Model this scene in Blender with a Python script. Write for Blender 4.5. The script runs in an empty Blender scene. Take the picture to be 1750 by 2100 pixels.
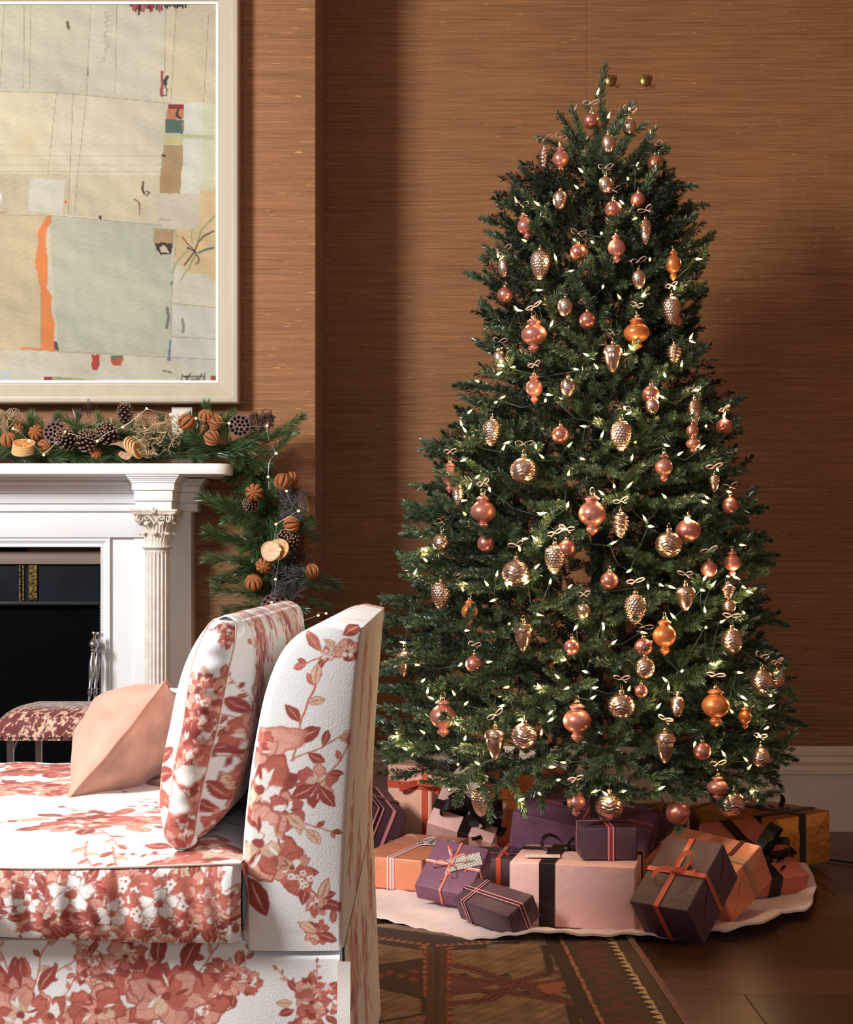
import bpy, bmesh, math, random
import numpy as np
from mathutils import Matrix, Vector

SC = bpy.context.scene
COL = SC.collection
rnd = random.Random(7)
nrg = np.random.default_rng(7)
PI = math.pi

# ------------------------------------------------------------------ camera
F, CX, YH, H = 2944.0, 875.0, 1165.0, 0.92       # focal length and principal point in px of a 1750x2100 frame, eye height
cd = bpy.data.cameras.new('camera')
cam = bpy.data.objects.new('camera', cd)
COL.objects.link(cam)
cam.location = (0, 0, H)
cam.rotation_euler = (PI / 2, 0, 0)
cd.sensor_width = 36
cd.lens = 36 * F / 2100
cd.shift_y = (YH - 1050) / 2100
cd.clip_start = 0.05
SC.camera = cam

def srgb(r, g, b):
    return tuple(((c / 255) / 12.92 if c / 255 <= 0.04045 else ((c / 255 + 0.055) / 1.055) ** 2.4) for c in (r, g, b))

# ------------------------------------------------------------------ world, lights, exposure
SC.view_settings.view_transform = 'Standard'
SC.view_settings.look = 'None'
SC.view_settings.exposure = 0.0
SC.view_settings.gamma = 1.0
SC.view_settings.use_curve_mapping = False
SC.cycles.use_denoising = True
SC.cycles.sample_clamp_indirect = 4.0
w = bpy.data.worlds.new('world')
SC.world = w
w.use_nodes = True
bg = w.node_tree.nodes['Background']
bg.inputs[0].default_value = (0.95, 0.95, 1.0, 1)
bg.inputs[1].default_value = 0.10

def area(name, loc, target, sx, sy, power, color):
    l = bpy.data.lights.new(name, 'AREA')
    l.shape = 'RECTANGLE'
    l.size, l.size_y, l.energy, l.color = sx, sy, power, color
    o = bpy.data.objects.new(name, l)
    COL.objects.link(o)
    o.location = loc
    o.rotation_euler = (Vector(target) - Vector(loc)).to_track_quat('-Z', 'Y').to_euler()
    return o

area('window_light', (-2.9, 0.9, 2.7), (0.3, 4.0, 0.5), 0.8, 0.9, 235, (0.97, 0.985, 1.0))
area('rear_fill_light', (0.35, -2.6, 1.9), (0.0, 4.0, 0.8), 1.4, 1.4, 26, (0.86, 0.93, 1.0))  # added fill lamp behind the camera, stands for no known window

# ------------------------------------------------------------------ helpers
def P(px, py, D):
    return ((px - CX) * D / F, D, H - (py - YH) * D / F)

def PF(px, py, z=0.0):
    D = (H - z) * F / (py - YH)
    return ((px - CX) * D / F, D)

def smooth01(x):
    x = np.clip(x, 0, 1)
    return x * x * (3 - 2 * x)

class MB:
    def __init__(s):
        s.V, s.F, s.C, s.n = [], [], [], 0
    def add(s, v, f, T=None, col=None):
        v = np.asarray(v, float).reshape(-1, 3)
        if T is not None:
            A = np.array(T)
            v = v @ A[:3, :3].T + A[:3, 3]
        s.V.append(v)
        n = s.n
        s.F.extend([tuple(i + n for i in q) for q in f])
        s.C.append(np.ones((len(v), 3)) if col is None else np.broadcast_to(np.asarray(col, float), (len(v), 3)))
        s.n += len(v)
        return s
    def box(s, x0, x1, y0, y1, z0, z1, T=None):
        v = [(x, y, z) for x in (x0, x1) for y in (y0, y1) for z in (z0, z1)]
        f = [(0, 1, 3, 2), (4, 6, 7, 5), (0, 4, 5, 1), (2, 3, 7, 6), (0, 2, 6, 4), (1, 5, 7, 3)]
        return s.add(v, f, T)
    def bevbox(s, x0, x1, y0, y1, z0, z1, b=0.003, seg=2, T=None):
        bm = bmesh.new()
        bmesh.ops.create_cube(bm, size=1)
        for q in bm.verts:
            q.co = Vector(((x0 + x1) / 2 + q.co.x * (x1 - x0), (y0 + y1) / 2 + q.co.y * (y1 - y0), (z0 + z1) / 2 + q.co.z * (z1 - z0)))
        bmesh.ops.bevel(bm, geom=list(bm.edges) + list(bm.verts), offset=b, segments=seg, profile=0.5, affect='EDGES')
        bm.verts.ensure_lookup_table()
        v = [tuple(q.co) for q in bm.verts]
        f = [tuple(x.index for x in q.verts) for q in bm.faces]
        bm.free()
        return s.add(v, f, T)
    def grid(s, A, closeu=False, closev=False, T=None, col=None, flip=False):
        A = np.asarray(A, float)
        nu, nv = A.shape[:2]
        f = []
        for i in range(nu if closeu else nu - 1):
            a, b = i * nv, ((i + 1) % nu) * nv
            for j in range(nv if closev else nv - 1):
                k = (j + 1) % nv
                f.append((a + j, a + k, b + k, b + j) if flip else (a + j, b + j, b + k, a + k))
        return s.add(A.reshape(-1, 3), f, T, None if col is None else np.asarray(col).reshape(-1, 3))
    def lathe(s, prof, seg=24, T=None, rfun=None):
        prof = np.asarray(prof, float)
        th = np.linspace(0, 2 * PI, seg, endpoint=False)
        A = np.zeros((len(prof), seg, 3))
        r = prof[:, 0:1] * np.ones((1, seg))
        if rfun is not None:
            r = rfun(r, prof[:, 1:2], th[None, :])
        A[:, :, 0] = r * np.cos(th)
        A[:, :, 1] = r * np.sin(th)
        A[:, :, 2] = prof[:, 1:2]
        return s.grid(A, closev=True, T=T, flip=True)
    def tube(s, pts, r, seg=6, T=None, caps=False):
        pts = [Vector(p) for p in pts]
        n = len(pts)
        rr = r if hasattr(r, '__len__') else [r] * n
        rings = []
        up = None
        for i, p in enumerate(pts):
            t = (pts[min(i + 1, n - 1)] - pts[max(i - 1, 0)])
            t = t.normalized() if t.length > 1e-9 else Vector((0, 0, 1))
            if up is None:
                up = t.orthogonal().normalized()
            a = (up - t * up.dot(t))
            a = a.normalized() if a.length > 1e-6 else t.orthogonal().normalized()
            up = a
            b = t.cross(a)
            rings.append([tuple(p + (a * math.cos(2 * PI * k / seg) + b * math.sin(2 * PI * k / seg)) * rr[i]) for k in range(seg)])
        s.grid(rings, closev=True, T=T, flip=False)
        if caps:
            m = s.n - n * seg
            s.F.append(tuple(range(m, m + seg))[::-1])
            s.F.append(tuple(range(s.n - seg, s.n)))
        return s
    def ball(s, c, r, seg=12, ring=8, T=None, sc=(1, 1, 1)):
        th = np.linspace(0.001, PI - 0.001, ring)
        pr = np.stack([np.sin(th), np.cos(th)], 1)
        Q = Matrix.Translation(c) @ Matrix.Diagonal((r * sc[0], r * sc[1], r * sc[2], 1))
        return s.lathe(pr[::-1], seg, (T @ Q) if T is not None else Q)
    def strip(s, pts, wd, w, T=None, th=0.0):
        """ribbon: pts centre line, wd width direction(s), w width"""
        pts = np.asarray(pts, float)
        wd = np.asarray(wd, float)
        if wd.ndim == 1:
            wd = np.tile(wd, (len(pts), 1))
        wd = wd / np.linalg.norm(wd, axis=1, keepdims=True)
        ww = np.asarray(w, float)
        if ww.ndim:
            ww = ww[:, None]
        A = np.stack([pts - wd * ww / 2, pts - wd * ww / 6, pts + wd * ww / 6, pts + wd * ww / 2], 1)
        return s.grid(A, T=T)
    def poly(s, pts, T=None):
        return s.add(pts, [tuple(range(len(pts)))], T)
    def mesh(s, name, smooth=None, color=False):
        me = bpy.data.meshes.new(name)
        V = np.concatenate(s.V) if s.V else np.zeros((0, 3))
        me.from_pydata(V.tolist(), [], s.F)
        if color:
            a = me.color_attributes.new('Col', 'FLOAT_COLOR', 'POINT')
            C = np.ones((len(V), 4), np.float32)
            C[:, :3] = np.concatenate(s.C)
            a.data.foreach_set('color', C.ravel())
        if smooth is not None:
            me.shade_smooth()
            if smooth < 180:
                me.set_sharp_from_angle(angle=math.radians(smooth))
        me.update()
        return me
    def obj(s, name, mat, parent=None, smooth=None, color=False):
        me = s.mesh(name, smooth, color)
        me.materials.append(mat)
        return link(name, me, parent)

def link(name, me, parent=None):
    o = bpy.data.objects.new(name, me)
    COL.objects.link(o)
    if parent is not None:
        o.parent = parent
    return o

def empty(name, loc=(0, 0, 0), M=None):
    o = bpy.data.objects.new(name, None)
    o.empty_display_size = 0.05
    COL.objects.link(o)
    if M is not None:
        o.matrix_world = M
    else:
        o.location = loc
    return o

def tag(o, label, cat, group=None):
    o['label'] = label
    o['category'] = cat
    if group:
        o['group'] = group
    return o

def struct(o):
    o['kind'] = 'structure'
    return o

def ordinal(n):
    return ['first', 'second', 'third', 'fourth', 'fifth', 'sixth', 'seventh', 'eighth', 'ninth', 'tenth', 'eleventh', 'twelfth', 'thirteenth', 'fourteenth',
            'fifteenth', 'sixteenth', 'seventeenth', 'eighteenth', 'nineteenth', 'twentieth', 'twenty-first', 'twenty-second', 'twenty-third', 'twenty-fourth', 'twenty-fifth'][n]

# ------------------------------------------------------------------ materials
def mat(name, col=(0.8, 0.8, 0.8), rough=0.5, metal=0.0, var=0.0, vscale=8.0, bump=0.0, bscale=60.0, spec=0.5, attr=False, sheen=0.0,
        coat=0.0, emit=None, estr=0.0, rvar=0.0, stretch=(1, 1, 1), objvar=0.0, sub=0.0, bdist=0.01, trans=0.0):
    m = bpy.data.materials.new(name)
    m.use_nodes = True
    nt = m.node_tree
    b = nt.nodes['Principled BSDF']
    L = nt.links.new
    b.inputs['Base Color'].default_value = (*col, 1)
    b.inputs['Roughness'].default_value = rough
    b.inputs['Metallic'].default_value = metal
    b.inputs['Specular IOR Level'].default_value = spec
    if sheen:
        b.inputs['Sheen Weight'].default_value = sheen
        b.inputs['Sheen Roughness'].default_value = 0.4
    if coat:
        b.inputs['Coat Weight'].default_value = coat
        b.inputs['Coat Roughness'].default_value = 0.1
    if sub:
        b.inputs['Subsurface Weight'].default_value = sub
        b.inputs['Subsurface Scale'].default_value = 0.01
    if trans:
        b.inputs['Transmission Weight'].default_value = trans
    if emit:
        b.inputs['Emission Color'].default_value = (*emit, 1)
        b.inputs['Emission Strength'].default_value = estr
    tc = nt.nodes.new('ShaderNodeTexCoord')
    mp = nt.nodes.new('ShaderNodeMapping')
    mp.inputs['Scale'].default_value = stretch
    L(tc.outputs['Object'], mp.inputs['Vector'])
    src = None
    if attr:
        a = nt.nodes.new('ShaderNodeAttribute')
        a.attribute_name = 'Col'
        src = a.outputs['Color']
    if var or rvar:
        n = nt.nodes.new('ShaderNodeTexNoise')
        n.inputs['Scale'].default_value = vscale
        n.inputs['Detail'].default_value = 5
        L(mp.outputs[0], n.inputs['Vector'])
        if var:
            mr = nt.nodes.new('ShaderNodeMapRange')
            mr.inputs['From Min'].default_value = 0.3
            mr.inputs['From Max'].default_value = 0.7
            mr.inputs['To Min'].default_value = 1 - var
            mr.inputs['To Max'].default_value = 1 + var
            L(n.outputs['Fac'], mr.inputs['Value'])
            mx = nt.nodes.new('ShaderNodeMix')
            mx.data_type = 'RGBA'
            mx.blend_type = 'MULTIPLY'
            mx.inputs['Factor'].default_value = 1
            mx.inputs['A'].default_value = (*col, 1)
            if src is not None:
                L(src, mx.inputs['A'])
            L(mr.outputs[0], mx.inputs['B'])
            src = mx.outputs['Result']
        if rvar:
            mr2 = nt.nodes.new('ShaderNodeMapRange')
            mr2.inputs['To Min'].default_value = max(rough - rvar, 0.02)
            mr2.inputs['To Max'].default_value = rough + rvar
            L(n.outputs['Fac'], mr2.inputs['Value'])
            L(mr2.outputs[0], b.inputs['Roughness'])
    if objvar:
        oi = nt.nodes.new('ShaderNodeObjectInfo')
        mr = nt.nodes.new('ShaderNodeMapRange')
        mr.inputs['To Min'].default_value = 1 - objvar
        mr.inputs['To Max'].default_value = 1 + objvar
        L(oi.outputs['Random'], mr.inputs['Value'])
        mx = nt.nodes.new('ShaderNodeMix')
        mx.data_type = 'RGBA'
        mx.blend_type = 'MULTIPLY'
        mx.inputs['Factor'].default_value = 1
        mx.inputs['A'].default_value = (*col, 1)
        if src is not None:
            L(src, mx.inputs['A'])
        L(mr.outputs[0], mx.inputs['B'])
        src = mx.outputs['Result']
    if src is not None:
        L(src, b.inputs['Base Color'])
    if bump:
        n2 = nt.nodes.new('ShaderNodeTexNoise')
        n2.inputs['Scale'].default_value = bscale
        n2.inputs['Detail'].default_value = 4
        L(mp.outputs[0], n2.inputs['Vector'])
        bp = nt.nodes.new('ShaderNodeBump')
        bp.inputs['Strength'].default_value = bump
        bp.inputs['Distance'].default_value = bdist
        L(n2.outputs['Fac'], bp.inputs['Height'])
        L(bp.outputs[0], b.inputs['Normal'])
    return m

def wallpaper_mat():
    m = bpy.data.materials.new('grasscloth')
    m.use_nodes = True
    nt = m.node_tree
    N, L = nt.nodes, nt.links.new
    b = N['Principled BSDF']
    b.inputs['Roughness'].default_value = 0.62
    b.inputs['Sheen Weight'].default_value = 0.1
    tc = N.new('ShaderNodeTexCoord')
    def noise(sx, sz, scale, det):
        mp = N.new('ShaderNodeMapping')
        mp.inputs['Scale'].default_value = (sx, sx, sz)
        L(tc.outputs['Object'], mp.inputs['Vector'])
        n = N.new('ShaderNodeTexNoise')
        n.inputs['Scale'].default_value = scale
        n.inputs['Detail'].default_value = det
        L(mp.outputs[0], n.inputs['Vector'])
        return n.outputs['Fac']
    a = noise(5.0, 330, 1, 2)       # fine horizontal threads
    c = noise(1.6, 95, 1, 3)        # broader bands
    d = noise(26, 330, 1, 0)        # slubs
    e = noise(1.2, 1.2, 1, 3)       # cloudy variation
    def mathn(op, x, y):
        n = N.new('ShaderNodeMath')
        n.operation = op
        for i, v in enumerate((x, y)):
            if isinstance(v, (int, float)):
                n.inputs[i].default_value = v
            else:
                L(v, n.inputs[i])
        return n.outputs[0]
    s = mathn('ADD', mathn('MULTIPLY', a, 0.5), mathn('ADD', mathn('MULTIPLY', c, 0.26), mathn('MULTIPLY', e, 0.24)))
    r = N.new('ShaderNodeValToRGB')
    r.color_ramp.elements[0].position = 0.30
    r.color_ramp.elements[0].color = (*srgb(100, 60, 30), 1)
    r.color_ramp.elements[1].position = 0.70
    r.color_ramp.elements[1].color = (*srgb(182, 121, 70), 1)
    L(s, r.inputs[0])
    sl = N.new('ShaderNodeMapRange')
    sl.inputs['From Min'].default_value = 0.735
    sl.inputs['From Max'].default_value = 0.80
    L(d, sl.inputs['Value'])
    mx = N.new('ShaderNodeMix')
    mx.data_type = 'RGBA'
    L(sl.outputs[0], mx.inputs['Factor'])
    L(r.outputs[0], mx.inputs['A'])
    mx.inputs['B'].default_value = (*srgb(204, 146, 92), 1)
    oi = N.new('ShaderNodeObjectInfo')
    mr = N.new('ShaderNodeMapRange')
    mr.inputs['To Min'].default_value = 0.93
    mr.inputs['To Max'].default_value = 1.05
    L(oi.outputs['Random'], mr.inputs['Value'])
    m2 = N.new('ShaderNodeMix')
    m2.data_type = 'RGBA'
    m2.blend_type = 'MULTIPLY'
    m2.inputs['Factor'].default_value = 1
    L(mx.outputs['Result'], m2.inputs['A'])
    L(mr.outputs[0], m2.inputs['B'])
    L(m2.outputs['Result'], b.inputs['Base Color'])
    bp = N.new('ShaderNodeBump')
    bp.inputs['Strength'].default_value = 0.55
    bp.inputs['Distance'].default_value = 0.004
    L(mathn('ADD', a, mathn('MULTIPLY', sl.outputs[0], 1.5)), bp.inputs['Height'])
    L(bp.outputs[0], b.inputs['Normal'])
    return m

def wood_mat():
    m = mat('oak_floor', srgb(80, 49, 28), 0.33, var=0.35, vscale=1.0, rvar=0.10, stretch=(2.2, 38, 38), objvar=0.22, bump=0.25, bscale=1.0, bdist=0.004)
    return m

M_wall = wallpaper_mat()
M_wood = wood_mat()
M_paint = mat('white_paint', srgb(236, 234, 232), 0.38, var=0.03, vscale=6, bump=0.05, bscale=25)
M_paint_old = mat('aged_white_paint', srgb(222, 214, 204), 0.45, var=0.10, vscale=40, bump=0.1, bscale=120)
M_skirting = mat('cream_paint', srgb(226, 205, 186), 0.4, var=0.03, vscale=5)
M_dark = mat('soot_black', srgb(8, 8, 9), 0.9, spec=.1)
M_subfloor = mat('subfloor', srgb(40, 26, 16), 0.8)

# ------------------------------------------------------------------ setting
WY, BY, BX = 5.03, 4.60, -0.357      # back wall, chimney breast front, chimney breast right edge
fl = struct(MB().box(-3.4, 2.6, -3.2, WY + 0.1, -0.06, -0.012).obj('floor', M_subfloor))
lines = [WY + .02, 4.83, 4.61, 4.40, 4.21, 4.00, 3.80, 3.568, 3.285, 3.096, 2.87, 2.66]
while lines[-1] > -3.0:
    lines.append(lines[-1] - rnd.choice([0.19, 0.22, 0.26, 0.28]))
unit = MB().bevbox(0, 1, 0, 1, -0.012, 0, b=0.0006, seg=1).mesh('plank')
unit.materials.append(M_wood)
pinned = {9: 0.686, 3: 1.19, 7: -0.2, 8: 1.9, 10: 2.1}
for i in range(len(lines) - 1):
    y1, y0 = lines[i], lines[i + 1]
    cuts = [-3.4]
    x = (pinned[i] if i in pinned else rnd.uniform(-3.3, -1.2))
    while x > -3.4 + 1.9:
        x -= 1.9
    while x < 2.5:
        if x > -3.3:
            cuts.append(x)
        x += 1.9
    cuts.append(2.6)
    for a, b in zip(cuts[:-1], cuts[1:]):
        p = link('plank', unit, fl)
        p.location = (a + 0.0008, y0 + 0.0008, 0)
        p.scale = (b - a - 0.0016, y1 - y0 - 0.0016, 1)

# back wall with hung wallpaper drops
wb = struct(MB().box(-3.4, 2.6, WY + 0.004, WY + 0.15, -0.05, 3.4).obj('wall_back', M_wall))
xs = [BX, 0.5607, 1.4786, 2.395]
for a, b in zip(xs[:-1], xs[1:]):
    MB().box(a + 0.0004, b - 0.0004, WY + .0028, WY + 0.004, 0.25, 3.4).obj('wallpaper_panel', M_wall, wb)
# chimney breast: front face has an opening for the fireplace
OX0, OX1, OZ = -1.95, (207 - CX) * 4.55 / F, H + (YH - 1122) * 4.55 / F
breast = struct(MB().box(-3.4, OX0 - 0.02, BY + 0.003, WY, -0.05, 3.4).box(OX1 + 0.02, BX - 0.003, BY + 0.003, WY, -0.05, 3.4)
                .box(OX0 - 0.02, OX1 + 0.02, BY + 0.003, WY, OZ + 0.02, 3.4).obj('wall_left_breast', M_wall))
breast.name = 'wall_left'
MB().box(-1.28, BX, BY, BY + 0.003, 0.25, 3.4).box(BX - 0.003, BX, BY + 0.003, WY, 0.25, 3.4).obj('wallpaper_panel', M_wall, breast)
MB().box(-2.2, -1.281, BY, BY + 0.003, 1.0, 3.4).obj('wallpaper_panel', M_wall, breast)
struct(MB().box(2.6, 2.7, -3.2, WY, -0.05, 3.4).obj('wall_right', M_wall))
struct(MB().box(-3.5, 2.7, -3.2, WY + 0.15, 3.4, 3.5).obj('ceiling', mat('ceiling_paint', srgb(225, 215, 200), 0.8)))
# skirting
def skirt_prof():
    s = 5.0 / F
    pr = [(0.010, 1528), (0.016, 1531), (0.019, 1540), (0.019, 1546), (0.013, 1549), (0.013, 1551), (0.020, 1555), (0.024, 1560), (0.022, 1564), (0.016, 1568), (0.016, 1570),
          (0.026, 1573), (0.030, 1575), (0.030, 1577), (0.027, 1578), (0.031, 1580), (0.031, 1584), (0.022, 1586), (0.022, 1703), (0.0, 1703)]
    return [(d, (1703 - y) * s) for d, y in pr]
def skirting(name, path):
    A = []
    for (x, y, nx, ny) in path:
        A.append([(x + nx * d, y + ny * d, z) for d, z in [(0, skirt_prof()[0][1])] + skirt_prof()])
    return struct(MB().grid(A).obj(name, M_skirting, smooth=30))
skirting('baseboard_back', [(BX, WY, 0, -1), (2.6, WY, 0, -1)])
skirting('baseboard_left', [(-0.80, BY, 0, -1), (BX, BY, 1, -1), (BX, WY, 1, 0)])
skirting('baseboard_right', [(2.6, WY, -1, 0), (2.6, -3.2, -1, 0)])

# wall hooks
M_brass = mat('aged_brass', srgb(176, 144, 92), 0.4, metal=1.0)
for (px, lab) in ((1323, 'small aged brass wall hook to the right of the tree top'), (1251, 'small aged brass wall hook half hidden behind the tree top')):
    x, y, z = P(px, 165, WY - 0.004)
    e = tag(empty('wall_hook', (x, y, z)), lab, 'hook')
    m = MB().lathe([(0.001, 0), (0.010, 0.0), (0.012, 0.002), (0.010, 0.004), (0.001, 0.005)], 14, Matrix.Rotation(PI / 2, 4, 'X') @ Matrix.Diagonal((1, 1.2, 1, 1)))
    m.obj('backplate', M_brass, e, 40)
    e.scale = (1.35,) * 3
    MB().tube([(-.009, -.004, .014), (-.006, -.008, .006), (0, -.010, -.004), (.006, -.008, .006), (.009, -.004, .014)], .0022, 6).tube([(0, -.006, 0), (0, -.012, -.012), (0, -.020, -.016), (0, -.024, -.008)], .002, 6).obj('prong', M_brass, e, 60)

# ------------------------------------------------------------------ framed artwork
def pnoise(x, y, k=1.0, seed=0):
    r = np.random.default_rng(seed)
    o = np.zeros_like(x)
    a = 1.0
    for i in range(7):
        for j in range(3):
            t = r.uniform(0, 2 * PI)
            f = k * (1.8 ** i) * r.uniform(.7, 1.3)
            o = o + a * np.sin((x * math.cos(t) + y * math.sin(t)) * f + r.uniform(0, 6.28))
        a *= 0.62
    return o / 4.0

def inpoly(x, y, poly):
    c = np.zeros(x.shape, bool)
    n = len(poly)
    for i in range(n):
        x1, y1 = poly[i]
        x2, y2 = poly[(i + 1) % n]
        if y1 == y2:
            continue
        k = ((y1 > y) != (y2 > y)) & (x < (x2 - x1) * (y - y1) / (y2 - y1) + x1)
        c ^= k
    return c

def segd(x, y, pts):
    d = np.full(x.shape, 1e9)
    for (x1, y1), (x2, y2) in zip(pts[:-1], pts[1:]):
        L2 = (x2 - x1) ** 2 + (y2 - y1) ** 2 + 1e-9
        t = np.clip(((x - x1) * (x2 - x1) + (y - y1) * (y2 - y1)) / L2, 0, 1)
        d = np.minimum(d, np.hypot(x - x1 - t * (x2 - x1), y - y1 - t * (y2 - y1)))
    return d

def art_colors(x, y):
    C = np.empty(x.shape + (3,))
    C[:] = (206, 199, 174)
    wx = x + 1.6 * pnoise(x, y, .15, 3)
    wy = y + 1.6 * pnoise(x, y, .15, 4)
    def fill(poly, c, rough=True):
        C[inpoly(wx if rough else x, wy if rough else y, poly)] = c
    def line(pts, c, w=0.8, al=1.0):
        k = np.clip(w + .6 - segd(x, y, pts), 0, 1)[..., None] * al
        C[:] = C * (1 - k) + np.array(c, float) * k
    # sheets of aged paper
    fill([(-400, 0), (182, 0), (180, 195), (-400, 183)], (203, 196, 170))
    fill([(182, 0), (342, 0), (338, 208), (178, 197)], (207, 199, 174))
    fill([(342, 0), (450, 0), (450, 215), (338, 210)], (212, 198, 168))
    fill([(-400, 183), (115, 190), (98, 440), (-400, 430)], (214, 202, 172))
    fill([(115, 190), (342, 208), (318, 458), (98, 442)], (214, 203, 176))
    fill([(-400, 355), (140, 356), (150, 440), (-400, 432)], (205, 190, 158))
    fill([(150, 358), (330, 362), (318, 458), (150, 440)], (208, 194, 164))
    fill([(-400, 432), (98, 442), (84, 720), (-400, 716)], (205, 186, 150))
    fill([(100, 446), (330, 462), (352, 460), (354, 728), (120, 725)], (190, 188, 164))
    fill([(-400, 716), (450, 735), (450, 790), (-400, 790)], (205, 197, 172))
    fill([(-400, 740), (20, 760), (30, 790), (-400, 790)], (196, 196, 190))
    fill([(378, 211), (417, 211), (410, 398), (370, 396)], (217, 213, 196))
    fill([(417, 211), (450, 211), (450, 390), (410, 398)], (211, 207, 174))
    fill([(327, 396), (410, 398), (407, 470), (318, 467)], (206, 194, 170))
    fill([(410, 390), (450, 390), (450, 610), (425, 560), (390, 560), (360, 540), (360, 470), (408, 470)], (214, 186, 140))
    fill([(355, 555), (390, 562), (425, 590), (450, 575), (450, 626), (352, 622)], (210, 200, 178))
    fill([(352, 624), (450, 632), (450, 790), (350, 735)], (205, 200, 184))
    fill([(62, 365), (134, 370), (128, 438), (57, 434)], (214, 207, 190), False)
    # coloured scraps
    fill([(344, 213), (378, 213), (378, 223), (344, 223)], (140, 40, 42), False)
    fill([(343, 223), (378, 223), (376, 245), (341, 244)], (200, 128, 82), False)
    fill([(340, 244), (377, 246), (376, 274), (339, 272)], (86, 108, 92), False)
    fill([(339, 272), (440, 278), (440, 286), (339, 282)], (190, 192, 150), False)
    fill([(340, 281), (376, 282), (375, 297), (337, 295)], (205, 188, 130), False)
    fill([(336, 297), (376, 298), (373, 342), (331, 341)], (176, 146, 108))
    fill([(331, 341), (373, 342), (370, 397), (327, 396)], (172, 140, 98))
    fill([(317, 470), (359, 471), (356, 500), (315, 497)], (184, 152, 112))
    fill([(318, 497), (356, 499), (352, 522), (330, 523), (320, 512)], (70, 42, 34))
    fill([(326, 508), (334, 502), (342, 510), (348, 520), (330, 518)], (214, 190, 170))
    fill([(98, 442), (106, 444), (104, 458), (96, 470), (94, 505), (98, 530), (99, 560), (96, 590), (108, 610), (106, 640), (112, 665), (110, 700), (122, 722),
          (84, 718), (84, 600), (76, 560), (70, 535), (80, 500), (76, 478), (90, 455)], (226, 134, 70))
    fill([(40, 711), (84, 714), (84, 718), (40, 714)], (226, 134, 70), False)
    fill([(-30, 432), (14, 434), (14, 436), (-30, 435)], (220, 110, 60), False)
    fill([(110, 698), (118, 700), (122, 719), (112, 715)], (70, 80, 80))
    fill([(188, 727), (203, 727), (204, 750), (200, 760), (191, 760), (187, 750)], (176, 60, 46))
    fill([(228, 729), (252, 729), (252, 738), (246, 750), (234, 750), (228, 740)], (190, 84, 62))
    fill([(228, 729), (250, 729), (248, 737), (230, 737)], (112, 112, 86))
    fill([(90, 772), (108, 772), (108, 784), (90, 784)], (142, 50, 48), False)
    fill([(108, 772), (194, 779), (193, 786), (108, 784)], (150, 156, 110), False)
    fill([(193, 779), (230, 782), (230, 786), (193, 786)], (236, 140, 66), False)
    fill([(432, 771), (444, 771), (444, 784), (432, 784)], (150, 78, 56), False)
    fill([(347, 698), (351, 698), (350, 740), (344, 740)], (96, 124, 156))
    fill([(132, 412), (138, 412), (138, 418), (131, 418)], (230, 110, 50), False)
    fill([(201, 444), (209, 440), (208, 452)], (40, 26, 22), False)
    for i in range(26):
        a = 268 + i * 4.5
        h = 8 + 14 * abs(math.sin(i * 2.3)) + (18 if i == 4 else 0)
        line([(a, 6), (a + 1.5 * math.sin(i), 6 + h * (.8 if i < 15 else .45))], (146, 40, 46) if (i < 15 and i % 4) else (30, 24, 24), 1.8)
    line([(333, 148), (332, 160), (334, 172), (331, 185), (332, 196)], (150, 44, 48), 3.0, .85)
    line([(343, 158), (338, 168), (340, 172)], (40, 60, 46), 3.5)
    line([(338, 176), (343, 184), (341, 196), (334, 196)], (44, 46, 40), 1.0)
    line([(366, 224), (362, 236), (370, 243)], (34, 26, 24), 2.0)
    line([(375, 250), (374, 264)], (206, 130, 50), 1.0)
    for p, c, w_ in (([(294, 374), (292, 388), (296, 397)], (110, 52, 36), 2.2), ([(300, 392), (307, 395), (300, 402)], (110, 60, 40), 1.2), ([(276, 408), (286, 416), (287, 440)], (140, 70, 44), 1.1),
                     ([(334, 318), (338, 320)], (60, 40, 30), 2), ([(138, 46), (141, 58)], (110, 96, 60), 3), ([(180, 140), (180, 156)], (100, 60, 50), 1),
                     ([(343, 632), (346, 650), (342, 672)], (120, 116, 104), 3), ([(374, 655), (377, 672), (375, 680)], (140, 134, 120), 3), ([(353, 578), (351, 584)], (60, 50, 40), 1.2),
                     ([(334, 760), (352, 764)], (110, 80, 50), 1.2)):
        line(p, c, w_)
    # painted plant
    for p, c, w_ in (([(400, 515), (406, 498), (418, 484), (438, 474)], (48, 36, 30), 1.3), ([(400, 515), (388, 504), (374, 486)], (140, 52, 38), 1.1), ([(400, 515), (384, 508)], (36, 30, 28), 1.2),
                     ([(400, 515), (390, 528), (379, 543)], (36, 30, 28), 1.3), ([(400, 515), (408, 530), (407, 538), (402, 541)], (48, 36, 30), 1.0), ([(408, 518), (422, 512), (438, 508)], (86, 110, 116), 2.2),
                     ([(404, 500), (414, 470), (430, 455), (440, 443)], (140, 152, 90), 1.3), ([(388, 548), (396, 532), (402, 520)], (120, 132, 80), 1.0), ([(352, 560), (364, 536), (378, 520), (396, 508)], (140, 148, 96), 1.0),
                     ([(371, 575), (382, 556), (390, 550)], (140, 148, 96), 1.0), ([(395, 500), (392, 480), (396, 468)], (150, 156, 110), .9), ([(402, 512), (420, 498), (438, 492)], (222, 186, 120), 1.0)):
        line(p, c, w_)
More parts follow.
